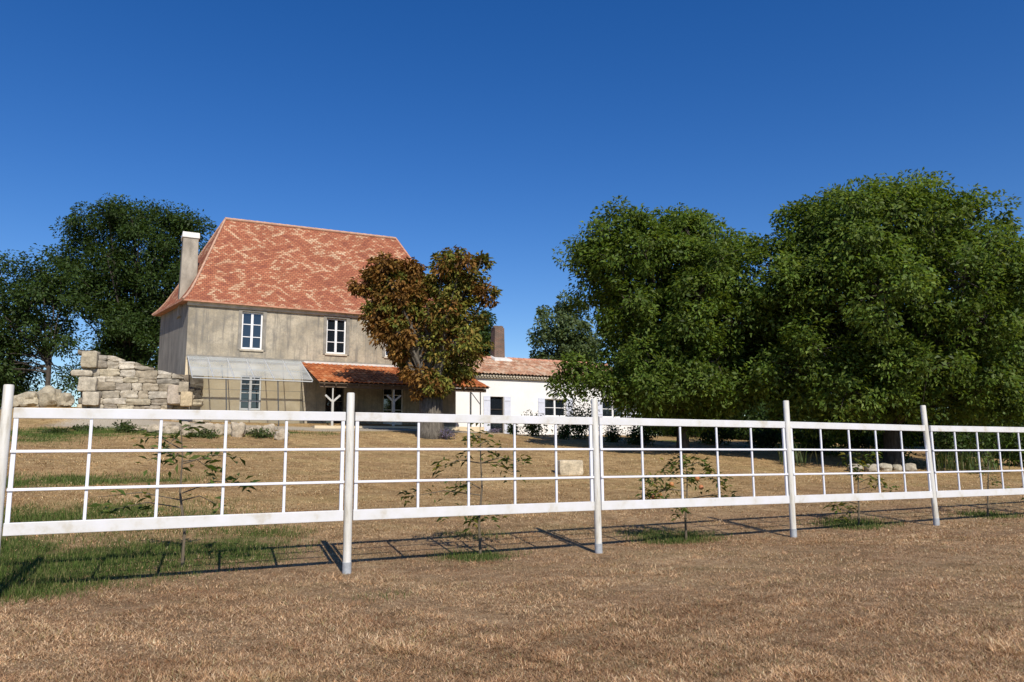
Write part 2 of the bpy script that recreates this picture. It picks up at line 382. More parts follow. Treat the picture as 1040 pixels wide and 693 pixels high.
gx = axis(-26, 26, .25, 1500); gy = axis(2, 46, .25, 1500)
X, Y = np.meshgrid(gx, gy); Z = hgt(X, Y)
nx, ny = len(gx), len(gy); ii = np.arange(nx * ny).reshape(ny, nx)
Fq = np.stack([ii[:-1, :-1], ii[:-1, 1:], ii[1:, 1:], ii[1:, :-1]], -1).reshape(-1, 4)
G = green(X, Y); GV = gravel(X, Y)
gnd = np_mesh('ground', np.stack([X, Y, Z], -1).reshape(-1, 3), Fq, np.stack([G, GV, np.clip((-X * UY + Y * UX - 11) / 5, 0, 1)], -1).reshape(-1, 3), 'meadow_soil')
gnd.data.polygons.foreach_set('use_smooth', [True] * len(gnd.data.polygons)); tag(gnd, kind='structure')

# grass blades: dry stubble and green growth
def vnoise(x, y):
    return (np.sin(x * 1.7 + 2.1 * np.sin(y * 1.3)) + np.sin(y * 2.3 + 1.9 * np.sin(x * 1.1 + 2)) + np.sin(x * 5.3 + 1.6 * np.sin(y * 4.1)) * .7 + np.sin(y * 6.7 + 1.6 * np.sin(x * 5.9)) * .7) / 3.4
def scatter(n, d0, d1, half=.95):
    u = rng.random(n); d = 1 / (1 / d0 + u * (1 / d1 - 1 / d0))
    a = (rng.random(n) * 2 - 1) * half
    return d * a, d
def blades(name, n1, n2, isgreen, label, cat):
    Ps = []
    x, y = scatter(n1, 3.6, 13); x2, y2 = scatter(n2, 12, 36); x = np.concatenate([x, x2]); y = np.concatenate([y, y2])
    t = -x * UY + y * UX
    gv = gravel(x, y); g = green(x, y)
    keep = (gv < .35 + .2 * rng.random(len(x))) & (t < 36)
    if isgreen: keep &= (rng.random(len(x)) < np.clip(g * 1.3 - .15, 0, 1))
    else: keep &= (rng.random(len(x)) > np.clip(g * .95 - .1, 0, .9))
    x, y, g = x[keep], y[keep], g[keep]; n = len(x); z = hgt(x, y)
    cl = vnoise(x * 1.3, y * 1.3)
    patch = vnoise(x * .45 + 7, y * .45)
    dist = np.hypot(x, y); far = np.clip(dist / 10, 1, 2.6)
    if isgreen:
        h = (.05 + .05 * rng.random(n)) * (1 + .35 * cl) * (1 + .2 * (far - 1))
        C = pick([(.065, .105, .02), (.09, .13, .03), (.115, .145, .04), (.065, .11, .025), (.22, .20, .085)], n, .22)
    else:
        h = (.008 + .024 * rng.random(n) ** 1.8) * (1 + .5 * cl) * (1 + .1 * (far - 1))
        C = pick([(.44, .31, .18), (.54, .41, .26), (.38, .25, .14), (.27, .165, .095), (.66, .54, .37), (.47, .335, .195), (.19, .115, .07)], n, .2)
        C *= 1.06 * (1 + .30 * patch[:, None] * np.array([.9, 1.05, 1.15]) + .32 * vnoise(x * 4.3, y * 4.3 + 3)[:, None] + .28 * vnoise(x * 11 + 1, y * 11)[:, None]) * np.array([1.0, .93, .86])
        tuft = np.clip(vnoise(x * 2.9 + 5, y * 2.9 + 2) * vnoise(x * 1.1, y * 1.3 + 4) * 2.2, 0, 1); h *= 1 + .9 * tuft; C *= 1 + .28 * tuft[:, None]
        dark = np.clip(vnoise(x * .8 + 11, y * .8 + 3) * .6 + vnoise(x * 2.7 + 1, y * 3.3) * .5 - .1, 0, 1)[:, None]; C *= 1 - dark * np.array([.5, .62, .68])
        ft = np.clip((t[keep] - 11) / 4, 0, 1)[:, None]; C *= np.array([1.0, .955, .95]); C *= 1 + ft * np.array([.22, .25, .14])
        ol = np.clip(vnoise(x * .6 + 21, y * .7 + 9) * 1.6 - .5, 0, 1) * (rng.random(n) < .35); C = C * (1 - ol[:, None] * .5) + ol[:, None] * .5 * np.array([.24, .23, .09])
        tint = rng.random(n) < .05 + .05 * (cl > .4); C[tint] = pick([(.24, .21, .08), (.30, .27, .11), (.62, .52, .30)], int(tint.sum()), .2)
    w = (.0022 + .002 * rng.random(n)) * far
    az = rng.random(n) * 6.283; lean = (.7 + 2.2 * rng.random(n)) if not isgreen else (.1 + .8 * rng.random(n))
    dx, dy = np.cos(az), np.sin(az)
    B = np.stack([x, y, z - .004], -1); S = np.stack([-dy, dx, 0 * dx], -1) * w[:, None]
    T = B + np.stack([dx * lean * h, dy * lean * h, h], -1)
    V = np.stack([B - S, B + S, T], 1).reshape(-1, 3)
    Cv = np.stack([C * .82, C * .82, C * 1.02], 1).reshape(-1, 3)
    o = np_mesh(name, V, np.arange(3 * n).reshape(n, 3), np.clip(Cv, 0, 1), 'blade')
    tag(o, label, cat, kind='stuff')
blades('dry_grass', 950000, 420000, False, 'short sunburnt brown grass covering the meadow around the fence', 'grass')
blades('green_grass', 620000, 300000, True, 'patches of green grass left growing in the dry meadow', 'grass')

# ------------------------------------------------------------------ fence
fence = None
post_px = [(352, 583, 399), (602.5, 561, 405), (799, 545, 407), (951, 534, 412)]
PP = []
for (bx, by, ty) in post_px:
    p = ground(bx, by); PP.append(Vector((p.x, p.y, 0)))
dirv = (PP[3] - PP[0]).normalized(); gap = (PP[3] - PP[0]).length / 3
fn = Vector((dirv.y, -dirv.x, 0))
def fence_at(px, py):      # sight line met with the fence's vertical plane
    d = ray(px, py); k = PP[0].dot(fn) / d.dot(fn); p = Vector((0, 0, EYE)) + d * k
    return (p - PP[0]).dot(dirv), p.z
print('posts', [tuple(round(c, 2) for c in p) for p in PP], gap)
u_posts = [(p - PP[0]).dot(dirv) for p in PP]
u_left = fence_at(4, 450)[0]
u_posts = [u_left * 2, u_left] + u_posts + [u_posts[-1] + gap, u_posts[-1] + 2 * gap]
topy = lambda px: np.interp(px, [-200, 10, 352, 602, 799, 945, 1040, 1300], [416, 419.5, 423.2, 427.8, 431.6, 435.3, 436.8, 440])
boty = lambda px: np.interp(px, [-200, 10, 352, 602, 799, 945, 1040, 1300], [553, 537.5, 523.5, 514, 507.5, 502.5, 499, 490])
def uz_at(u, fy):
    p = PP[0] + dirv * u
    q = Vector((p.x, p.y, 0)) - Vector((0, 0, EYE))
    for _ in range(8):
        zz = p.z if False else uz_at.z
        d = Vector((p.x, p.y, zz - EYE)); px = PW / 2 + F * d.dot(rt) / d.dot(fwd)
        uz_at.z = fence_at(px, float(fy(px)))[1]
    return uz_at.z
uz_at.z = 1.0
FU = lambda u, z, off=0.0: PP[0] + dirv * u + fn * off + Vector((0, 0, z))
fence = thing('fence', FU(u_posts[2], 0), 'long white paddock fence of round posts and gridded panels across the dry meadow', 'fence')
leans = [0, .0, .0, -.012, .012, -.10, 0, 0]   # each post a little out of true
tops = {}
for i, u in enumerate(u_posts):
    g0 = H(*FU(u, 0).xy)
    zt = fence_at((post_px[i - 2][0] + (0, 0, -2, -10)[i - 2]), post_px[i - 2][2])[1] if 2 <= i <= 5 else uz_at(u, topy) + (.30 if i == 1 else .27)
    ln = leans[i]
    mb = MB(); mb.tube([FU(u, g0 + .13, .005), FU(u + ln * .5, zt * .55, .005), FU(u + ln, zt - .012, .005), FU(u + ln, zt, .005)], [.053, .051, .050, .043], 14)
    po = mb.build('post', 'post_white', fence, True, angle=40)
    mb = MB(); mb.tube([FU(u, g0 - .3, .005), FU(u, g0 + .14, .005)], .057, 14); mb.build('post_foot', 'post_foot', po, True, angle=40)
for i in range(len(u_posts) - 1):
    a = u_posts[i] + .062; b_ = u_posts[i + 1] - .062
    zt0, zt1 = uz_at(a, topy), uz_at(b_, topy); zb0, zb1 = uz_at(a, boty), uz_at(b_, boty)
    hh = .114
    mb = MB(); mb.beam(FU(a, zt0), FU(b_, zt1), .05, hh); mb.build('top_rail', 'fence_white', fence, bevel=.006)
    mb = MB(); mb.beam(FU(a, zb0, 0), FU(b_, zb1, 0), .05, .132); mb.build('bottom_rail', 'fence_white', fence, bevel=.006)
    cuts = {0: [0, .2, .4, .6, .8, 1], 2: [0, .235, .44, .64, .83, 1]}.get(i, [0, .2, .4, .6, .8, 1])
    for f in cuts:
        u = a + .03 + (b_ - a - .06) * f
        z1 = zt0 + (zt1 - zt0) * f - hh / 2 - .002; z0 = zb0 + (zb1 - zb0) * f + .066
        big = .022 if f in (0, 1) else .016
        mb = MB(); mb.beam(FU(u, z0), FU(u, z1), big * 2, big * 1.5, upv=fn); mb.build('upright', 'tube_white', fence, bevel=.004)
    for f in (.335, .665):
        za = zb0 + (zt0 - zb0) * f; zc = zb1 + (zt1 - zb1) * f
        mb = MB(); mb.beam(FU(a + .002, za, .026), FU(b_ - .002, zc, .026), .018, .030); mb.build('crossbar', 'tube_white', fence, bevel=.004)

# ------------------------------------------------------------------ main house
TF = 37.0
s0 = at_t(192, 305, TF)[0]; s1 = 16.2; Zg = 2.75
ze = at_t(193, 304.5, TF)[1]
tb = 42.9; B0 = at_y(163.5, 319, 38.6); sb0, tb0 = ST(B0.x, B0.y)
tr_ = (TF + tb) / 2
r0s, r0z = at_t(229, 222.5, tr_); r1s, r1z = at_t(402, 242.5, tr_); zr = (r0z + r1z) / 2
print('house', s0, s1, ze, 'B0', sb0, tb0, B0.z, 'ridge', r0s, r1s, r0z, r1z)
house = thing('old_house', W((s0 + s1) / 2, TF, Zg), 'tall old stone house with steep mottled red hipped tile roof beside chestnut tree', 'house')
def wall_holes(mb, sa, sb, z0, z1, t, holes, depth=.22):
    ss = sorted({sa, sb, *[h[0] for h in holes], *[h[1] for h in holes]}); zs = sorted({z0, z1, *[h[2] for h in holes], *[h[3] for h in holes]})
    ss = [x for x in ss if sa <= x <= sb]; zs = [x for x in zs if z0 <= x <= z1]
    for i in range(len(ss) - 1):
        for j in range(len(zs) - 1):
            cs, cz = (ss[i] + ss[i + 1]) / 2, (zs[j] + zs[j + 1]) / 2
            if any(h[0] < cs < h[1] and h[2] < cz < h[3] for h in holes): continue
            mb.add([W(ss[i], t, zs[j]), W(ss[i + 1], t, zs[j]), W(ss[i + 1], t, zs[j + 1]), W(ss[i], t, zs[j + 1])], [(0, 1, 2, 3)])
    for (a, b_, c, d) in holes:
        p = [(a, c), (b_, c), (b_, d), (a, d)]
        for k in range(4):
            q, r = p[k], p[(k + 1) % 4]
            mb.add([W(q[0], t, q[1]), W(r[0], t, r[1]), W(r[0], t + depth, r[1]), W(q[0], t + depth, q[1])], [(3, 2, 1, 0)])
zm = at_t(250, 365, TF)[1]     # where the lean-tos meet the wall
def hole(pxa, pxb, pya, pyb, t=TF):
    a = at_t(pxa, pyb, t); b_ = at_t(pxb, pya, t); pm = at_t((pxa + pxb) / 2, pya, t); pn = at_t((pxa + pxb) / 2, pyb, t)
    return [a[0], b_[0], pn[1], pm[1]]
up_h = [hole(244.5, 267.5, 317, 355), hole(331, 352, 323.5, 360.5)]
w3 = hole(391, 409, 329, 365); up_h.append(w3)
up_h[1][2] = up_h[0][2]; up_h[1][3] = up_h[0][3]; w3[2] = up_h[0][2]; w3[3] = up_h[0][3]
lo_h = [hole(243, 266, 381.5, 416)]
lo_h[0][2] = Zg + .75; zl = lo_h[0][3]
door1 = hole(330, 350, 384, 428); door1[2] = Zg + .12; door1[3] = zl + .02; door2 = hole(389, 410, 384, 428); door2[2] = Zg + .12; door2[3] = zl + .02
lo_h += [door1, door2]
mb = MB(); wall_holes(mb, s0, s1, zm, ze, TF, up_h)
mb.add([W(s1, TF, Zg - 1), W(s1, tb, Zg - 1), W(s1, tb, ze), W(s1, TF, ze)], [(0, 1, 2, 3)])
mb.add([W(s1, tb, Zg - 1), W(sb0, tb0, Zg - 1), W(sb0, tb0, ze), W(s1, tb, ze)], [(0, 1, 2, 3)])
mb.build('upper_wall', 'old_render', house)
sp0 = at_t(306, 369, TF)[0]
mb = MB(); wall_holes(mb, s0, sp0, Zg - 1, zm, TF, lo_h[:1]); mb.build('lower_wall', 'cream_stone', house)
mb = MB(); wall_holes(mb, sp0, s1, Zg - 1, zm, TF, lo_h[1:]); mb.build('porch_wall', 'old_render', house)  # darker render instead of cream stone here, deepening the porch shade through colour
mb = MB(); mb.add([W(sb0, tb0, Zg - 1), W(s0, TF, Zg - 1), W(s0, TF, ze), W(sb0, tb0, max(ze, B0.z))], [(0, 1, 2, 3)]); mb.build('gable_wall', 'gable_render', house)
mb = MB(); mb.lbox(s0 - .06, s1 + .06, TF - .10, TF + .02, ze - .26, ze - .03); mb.lbox(s0 - .06, s1 + .06, TF - .17, TF + .02, ze - .12, ze - .028); mb.build('cornice', 'cornice_stone', house)
mb = MB(); mb.lbox(s0 + .03, s1 - .03, TF - .03, TF + .02, zm - .12, zm + .10); mb.build('string_course', 'grey_surround', house)
def window(parent, h, t, cols, rows, frame='white_joinery', fw=.075, name='window', solid=0.0):
    a, b_, c, d = h; tt = t + .10
    mb = MB()
    mb.lbox(a, a + fw, tt, tt + .07, c, d); mb.lbox(b_ - fw, b_, tt, tt + .07, c, d)
    mb.lbox(a + fw, b_ - fw, tt, tt + .07, c, c + fw * 1.2); mb.lbox(a + fw, b_ - fw, tt, tt + .07, d - fw, d)
    mid = (a + b_) / 2
    if cols > 1: mb.lbox(mid - .055, mid + .055, tt - .012, tt + .06, c + fw * 1.2, d - fw)
    for j in range(1, rows):
        z = c + (d - c) * j / rows
        for (p, q) in ((a + fw, mid - .055), (mid + .055, b_ - fw)) if cols > 1 else ((a + fw, b_ - fw),):
            mb.lbox(p, q, tt + .01, tt + .05, z - .02, z + .02)
    if solid: mb.lbox(a + fw, b_ - fw, tt + .015, tt + .045, c + fw * 1.2, c + (d - c) * solid)
    w = mb.build(name, frame, parent, bevel=.006)
    mb = MB(); mb.lbox(a + .01, b_ - .01, tt + .055, tt + .066, c + .01, d - .01); mb.build('pane', 'window_glass', w)
    mb = MB(); mb.lbox(a - .05, b_ + .05, tt + .13, tt + .16, c - .05, d + .05); mb.build('dark_backing', 'dark_inside', w)
    return w
def surround(parent, h, t):
    a, b_, c, d = h; mb = MB(); wd = .16; n = 10
    mb.lbox(a - wd, a - .002, t - .035, t + .05, c - .05, d); mb.lbox(b_ + .002, b_ + wd, t - .035, t + .05, c - .05, d)
    mid = (a + b_) / 2; hw = (b_ - a) / 2 + wd
    for i in range(n):     # segmental arch over the head
        f0, f1 = -1 + 2 * i / n, -1 + 2 * (i + 1) / n
        za, zb = d + .20 + .14 * (1 - f0 * f0), d + .20 + .14 * (1 - f1 * f1)
        p, q = mid + hw * f0, mid + hw * f1
        mb.hexa([W(p, t - .035, d), W(q, t - .035, d), W(q, t + .05, d), W(p, t + .05, d), W(p, t - .035, za), W(q, t - .035, zb), W(q, t + .05, zb), W(p, t + .05, za)])
    mb.build('window_surround', 'grey_surround', parent)
    mb = MB(); mb.lbox(a - .06, b_ + .06, t - .07, t + .12, c - .09, c - .003); mb.build('window_sill', 'cornice_stone', parent)
for h in up_h:
    surround(house, h, TF); window(house, h, TF, 2, 3)
window(house, lo_h[0], TF, 2, 4)
mb = MB(); h = lo_h[0]; mb.lbox(h[0] - .05, h[1] + .05, TF - .06, TF + .12, h[2] - .09, h[2] - .003); mb.build('window_sill', 'cornice_stone', house)
window(house, door1, TF, 2, 2, 'old_door', .06, 'door', .0); window(house, door2, TF, 2, 3, 'white_joinery', .055, 'door', .28)
# hipped roof with a bell-cast foot
def P3(s, t, z): return (s, t, z)
ov = .28
zb0 = max(ze, B0.z)
E = [(s0 - ov, TF - ov, ze - .03), (s1 + ov, TF - ov, ze - .03), (s1 + ov, tb + ov, ze - .03), (sb0 - ov * 1.3, tb0 + ov, zb0 - .02)]
Rg = [(r0s, tr_, r0z), (r1s, tr_, r1z)]
def lerp3(a, b_, f): return tuple(x + (y - x) * f for x, y in zip(a, b_))
ends = [Rg[0], Rg[1], Rg[1], Rg[0]]
def prof(e, r, f):          # bell-cast: low slope at the foot
    fz = {0: 0, .10: .055, .2: .135, .32: .255, 1: 1}[f]
    p = lerp3(e, r, f); return (p[0], p[1], e[2] + (r[2] - e[2]) * fz)
FR = [0, .10, .2, .32, 1]
mb = MB()
for (i, j) in ((0, 1), (1, 2), (2, 3), (3, 0)):
    A, B = [Vector(E[i]), Vector(E[j])]; dv = (B - A).normalized(); vacc = 0
    for k in range(len(FR) - 1):
        q = [prof(E[i], ends[i], FR[k]), prof(E[j], ends[j], FR[k]), prof(E[j], ends[j], FR[k + 1]), prof(E[i], ends[i], FR[k + 1])]
        mid0 = (Vector(q[0]) + Vector(q[1])) / 2; mid1 = (Vector(q[2]) + Vector(q[3])) / 2
        perp = lambda p: (Vector(p) - A).dot(dv)
        vl = ((mid1 - mid0) - dv * (mid1 - mid0).dot(dv)).length
        uv = [(perp(q[0]) + 20 * i, vacc), (perp(q[1]) + 20 * i, vacc), (perp(q[2]) + 20 * i, vacc + vl), (perp(q[3]) + 20 * i, vacc + vl)]
        vacc += vl
        if (Vector(q[2]) - Vector(q[3])).length < .01: mb.add([W(*p) for p in q[:3]], [(0, 1, 2)], [uv[:3]])
        else: mb.add([W(*p) for p in q], [(0, 1, 2, 3)], [uv])
roof = mb.build('roof', 'flat_tile', house)
mb = MB(); k = [W(e[0], e[1], e[2] - .003) for e in E] + [W(e[0], e[1], e[2] - .075) for e in E]
mb.add(k, [(7, 6, 5, 4), (0, 1, 5, 4), (1, 2, 6, 5), (2, 3, 7, 6), (3, 0, 4, 7)]); mb.build('eaves_board', 'ridge_tile', house)
def capline(pts, r, step=.38):
    mb = MB()
    for a, b_ in zip(pts[:-1], pts[1:]):
        a, b_ = Vector(a), Vector(b_); n = max(1, int((b_ - a).length / step)); d = (b_ - a) / n
        for i in range(n): mb.tube([a + d * i - d * .06, a + d * (i + 1)], [r * 1.12, r * .92], 8)
    return mb
capline([W(*Rg[0]), W(*Rg[1])], .085).build('ridge_tiles', 'hip_mortar', roof, True, angle=50)
for i in range(4):
    pts = [W(*prof(E[i], ends[i], f)) for f in FR]
    capline(pts, .055).build('hip_tiles', 'hip_mortar' if i in (0, 3) else 'ridge_tile', roof, True, angle=50)
# chimney standing through the left hip
cs, ct = 3.05, 38.75
cps = W(cs, ct)
c_l = at_y(180.5, 300, cps.y).x; c_r = at_y(199.5, 300, cps.y).x; zct = at_y(190, 239, cps.y).z
cw = (c_r - c_l) / 2 / 1.25; cx = ST((c_l + c_r) / 2, cps.y)[0]
mb = MB(); q = lambda e, z: [W(cx - cw - e, ct - .42 - e, z), W(cx + cw + e, ct - .42 - e, z), W(cx + cw + e, ct + .42 + e, z), W(cx - cw - e, ct + .42 + e, z)]
mb.hexa(q(.03, ze - .6) + q(-.02, zct - .28)); ch = mb.build('chimney', 'chimney_render', roof, bevel=.02)
mb = MB(); mb.hexa(q(.03, zct - .278) + q(.02, zct)); mb.build('chimney_cap', 'chimney_cap', ch, bevel=.02) if False else mb.build('chimney_cap', 'chimney_cap', house, bevel=.02)
mb = MB(); f0 = W(cx + cw + .08, ct - .5, ze + .05); f1 = W(cx + cw + .10, ct - .46, ze + 1.3); mb.beam(W(cx - .1, ct - .52, ze + .12), W(cx + cw + .12, ct - .5, ze + 1.15), .10, .14); mb.build('flashing', 'flashing', house)
# rough stone pier at the foot of the left corner
mb = MB(); rr = random.Random(3)
zz = Zg - .3
while zz < zm - 1.0:
    hh_ = rr.uniform(.2, .34)
    k = 1 - (zz - Zg) / (zm - Zg) * .5
    for a in np.arange(-.55 * k - .15, .5, .33): mb.stone(W(s0 + a + .1, TF - .12 + rr.uniform(-.08, .05), zz + hh_ / 2), (.42, .5, hh_ * 1.1), .25, .49, rr.random())
    zz += hh_ * .92
mb.build('corner_pier', 'rough_stone', house, True, angle=40)
mb = MB(); mb.beam(W(s0 + 1.55, TF - .03, zm - .35), W(s0 + 1.62, TF - .03, zm - .95), .05, .05); mb.build('wall_hook', 'iron', house)

# tiled porch
def canal(mb, EL, ER, RR, RL, pitch=.23, rowlen=.36, amp=.055, seed=1):
    EL, ER, RR, RL = map(Vector, (EL, ER, RR, RL)); rr = random.Random(seed)
    n = max(2, int((ER - EL).length / pitch)); m_ = 6; rows = max(2, int(((RL - EL) + (RR - ER)).length / 2 / rowlen))
    nrm = (ER - EL).cross(RL - EL).normalized()
    if nrm.z < 0: nrm = -nrm
    jit = [[rr.uniform(-.012, .012) for _ in range(n + 1)] for _ in range(rows + 1)]
    for r in range(rows):
        vs = []; fs = []; us = []
        for e in (0, 1):
            f = (r + e * 1.04) / rows; L = EL.lerp(RL, f); Rr = ER.lerp(RR, f)
            lift = .028 if e == 0 else 0.0
            for i in range(n * m_ + 1):
                ph = i / m_; sh = math.sin(math.pi * (ph % 1.0)); c = int(min(n - 1, ph))
                hgt_ = amp * (abs(math.sin(math.pi * ph)) ** .8) + lift + jit[r][c] * (1 if sh > .3 else 0)
                vs.append(L.lerp(Rr, i / (n * m_)) + nrm * hgt_)
        k = n * m_ + 1
        for i in range(n * m_):
            fs.append((i, i + 1, k + i + 1, k + i)); c0 = i / m_; c1 = (i + .98) / m_
            us.append([(c0, r + .05), (c1, r + .05), (c1, r + .95), (c0, r + .95)])
        # front lip of the row
        o_ = len(vs)
        for i in range(n * m_ + 1): vs.append(vs[i] - nrm * .03)
        for i in range(n * m_):
            fs.append((o_ + i, o_ + i + 1, i + 1, i)); c0 = i / m_; us.append([(c0, r + .05)] * 4)
        mb.add(vs, fs, us)
tp = TF - 3.2
zp_e = at_t(370, 389.5, tp)[1]; zp_t = at_t(340, 371, TF)[1]
sp0 = at_t(306, 369, TF)[0]; sp1 = at_t(466, 377, TF)[0]; se0 = at_t(324, 387, tp)[0]; se1 = at_t(497, 391, tp)[0]
porch = thing('tiled_porch', W((sp0 + sp1) / 2, tp, Zg), 'long porch with orange canal tile roof on forked pale posts along the house', 'porch')
mb = MB(); canal(mb, W(se0, tp, zp_e), W(se1, tp, zp_e), W(sp1, TF - .04, zp_t), W(sp0, TF - .04, zp_t)); mb.build('porch_roof', 'porch_tile', porch, True, angle=35)
mb = MB(); canal(mb, W(se1 + .02, tp, zp_e), W(se1 + .25, TF, zp_e), W(sp1 + .02, TF, zp_t), W(sp1, TF - .06, zp_t), seed=5); mb.build('porch_end_slope', 'porch_tile', porch, True, angle=35)
mb = MB(); mb.hexa([W(se0 + .02, tp + .03, zp_e - .06), W(se1 - .02, tp + .03, zp_e - .06), W(sp1, TF - .02, zp_t - .06), W(sp0, TF - .02, zp_t - .06), W(se0 + .02, tp + .03, zp_e - .02), W(se1 - .02, tp + .03, zp_e - .02), W(sp1, TF - .02, zp_t - .02), W(sp0, TF - .02, zp_t - .02)]); mb.build('roof_boarding', 'dark_beam', porch)
mb = MB(); mb.lbox(sp0 + .1, sp1 - .05, TF - .09, TF - .03, zp_t + .02, zp_t + .12); mb.build('top_flashing', 'flashing', porch)
mb = MB(); mb.lbox(se0 + .1, se1 - .1, tp + .16, tp + .30, zp_e - .22, zp_e - .063); mb.build('eaves_beam', 'dark_beam', porch)
n = 10; mb = MB()
for i in range(16):
    f = (i + .5) / 16; mb.beam(W(se0 + (se1 - se0) * f, tp + .05, zp_e - .1), W(sp0 + (sp1 - sp0) * f, TF - .05, zp_t - .1), .06, .07)
mb.build('rafters', 'dark_beam', porch)
for px in (338, 400):
    s = at_t(px, 400, tp + .22)[0]; zf = at_t(px, 406, tp + .22)[1]; zt = zp_e - .225
    mb = MB(); mb.beam(W(s, tp + .22, Zg - .1), W(s, tp + .22, zf), .10, .10, upv=(UX, UY, 0)); mb.beam(W(s, tp + .22, zf - .05), W(s, tp + .22, zt), .06, .06, upv=(UX, UY, 0))
    for sg in (-1, 1):
        mb.beam(W(s + sg * .03, tp + .22, zf - .08), W(s + sg * .34, tp + .22, zf + .20), .07, .085)
    mb.build('forked_post', 'grey_post', porch, bevel=.01)
for s in (at_t(440, 400, tp + .22)[0], at_t(478, 400, tp + .22)[0]):
    mb = MB(); mb.tube([W(s, tp + .22, Zg - .2), W(s, tp + .22, zp_e - .22)], .045, 8); mb.build('slim_post', 'iron', porch, True, angle=40)
s_ = at_t(483.5, 400, tp + .22)[0]
mb = MB(); mb.tube([W(s_ + .25, tp + .24, Zg - .3), W(s_ + .25, tp + .24, zp_e - .06)], .03, 8); mb.beam(W(s_ - .25, tp + .24, zp_e - .25), W(s_ + .25, tp + .24, zp_e - .85), .035, .035); mb.build('corner_post', 'iron', porch, True, angle=40)
mb = MB(); mb.lbox(sp0, sp1, tp + .05, TF - .01, Zg - .4, Zg - .06); mb.build('porch_floor', 'cream_stone', porch)

# glazed lean-to
zq_t = at_t(250, 364.5, TF)[1]; zq_e = at_t(262, 384, TF - 2.7)[1]
g0 = s0 + .08; g1 = sp0 - .05; tg = TF - 2.7
lean = thing('glazed_canopy', W((g0 + g1) / 2, tg, Zg), 'grey translucent lean-to canopy on a thin metal frame against the cream wall', 'canopy')
mb = MB(); N_ = 6
GP = lambda f, k, dz=0: W(g0 + (g1 - g0) * f, TF - .03 + (tg - TF + .03) * k, zq_t + (zq_e - zq_t) * k + dz)
for i in range(N_):
    f0, f1 = (i + .03) / N_, (i + .97) / N_
    mb = MB(); mb.hexa([GP(f0, 1), GP(f1, 1), GP(f1, 0), GP(f0, 0), GP(f0, 1, .012), GP(f1, 1, .012), GP(f1, 0, .012), GP(f0, 0, .012)]); mb.build('glazing_sheet', 'greenhouse_sheet', lean)
mb = MB()
for i in range(N_ + 1): mb.beam(GP(i / N_, 0, -.03), GP(i / N_, 1.0, -.03), .045, .05)
for k in (.02, .5, .99): mb.beam(GP(0, k, -.085), GP(1, k, -.085), .05, .05)
mb.build('rafter_frame', 'grey_frame', lean)
for f in (.27, .70):
    mb = MB(); mb.tube([GP(f, .98, -.1), W(g0 + (g1 - g0) * f + .12, tg + .1, Zg - .2)], .028, 8); mb.build('canopy_post', 'iron', lean, True, angle=40)
mb = MB()
for z in (zq_e - .12, zq_e - .55, zq_e - .98): mb.tube([GP(.1, .985) * 1.0 - Vector((0, 0, GP(.1, .985).z - z)), GP(.97, .985) - Vector((0, 0, GP(.97, .985).z - z))], .007, 5)
mb.build('wires', 'iron', lean, True)

# ------------------------------------------------------------------ white house
TW = 38.8; a0 = at_t(455, 440, TW)[0]; a1 = 29.6; Zw = 2.38
zwe = at_t(520, 381, TW)[1]; TWR = TW + 3.4; zwr = at_t(520, 365.5, TWR)[1]
wh = thing('white_house', W((a0 + a1) / 2, TW, Zw), 'long low white farmhouse with pinkish canal tile roof and lavender shutters', 'house')
H1 = [hole(498, 511.5, 403, 441, TW), hole(553.5, 574.5, 405.5, 423, TW), hole(612, 634, 407, 424, TW)]
H1[0][2] = Zw + .05
for h in H1[1:]: h[2] = H1[1][2]; h[3] = H1[1][3]
mb = MB(); wall_holes(mb, a0, a1, Zw - 1, zwe, TW, H1)
mb.add([W(a1, TW, Zw - 1), W(a1, TW + 6.8, Zw - 1), W(a1, TW + 6.8, zwe), W(a1, TWR, zwr), W(a1, TW, zwe)], [(0, 1, 2, 3, 4)])
mb.add([W(a0, TW, Zw - 1), W(a0, TW + 6.8, Zw - 1), W(a0, TW + 6.8, zwe), W(a0, TWR, zwr), W(a0, TW, zwe)], [(4, 3, 2, 1, 0)])
mb.add([W(a0, TW + 6.8, Zw - 1), W(a1, TW + 6.8, Zw - 1), W(a1, TW + 6.8, zwe), W(a0, TW + 6.8, zwe)], [(3, 2, 1, 0)])
mb.build('wall', 'white_wall', wh)
mb = MB(); canal(mb, W(a0 - .2, TW - .34, zwe - .02), W(a1 + .2, TW - .34, zwe - .02), W(a1 + .2, TWR, zwr), W(a0 - .2, TWR, zwr), seed=9)
canal(mb, W(a1 + .2, TW + 7.1, zwe - .05), W(a0 - .2, TW + 7.1, zwe - .05), W(a0 - .2, TWR, zwr), W(a1 + .2, TWR, zwr), seed=10)
rf = mb.build('roof', 'old_tile', wh, True, angle=35)
capline([W(a0 - .2, TWR, zwr + .02), W(a1 + .2, TWR, zwr + .02)], .12).build('ridge_tiles', 'ridge_tile', rf, True, angle=50)
mb = MB(); sx = a0 - .1          # corbelled tile course under the eaves
while sx < a1:
    p = W(sx, TW - .24, zwe - .11); q = W(sx, TW + .02, zwe - .11); mb.tube([p, q], .075, 8); sx += .19
mb.lbox(a0 - .1, a1 + .1, TW - .17, TW + .01, zwe - .24, zwe - .19); mb.build('corbel_course', 'cornice_stone', wh, True, angle=50)
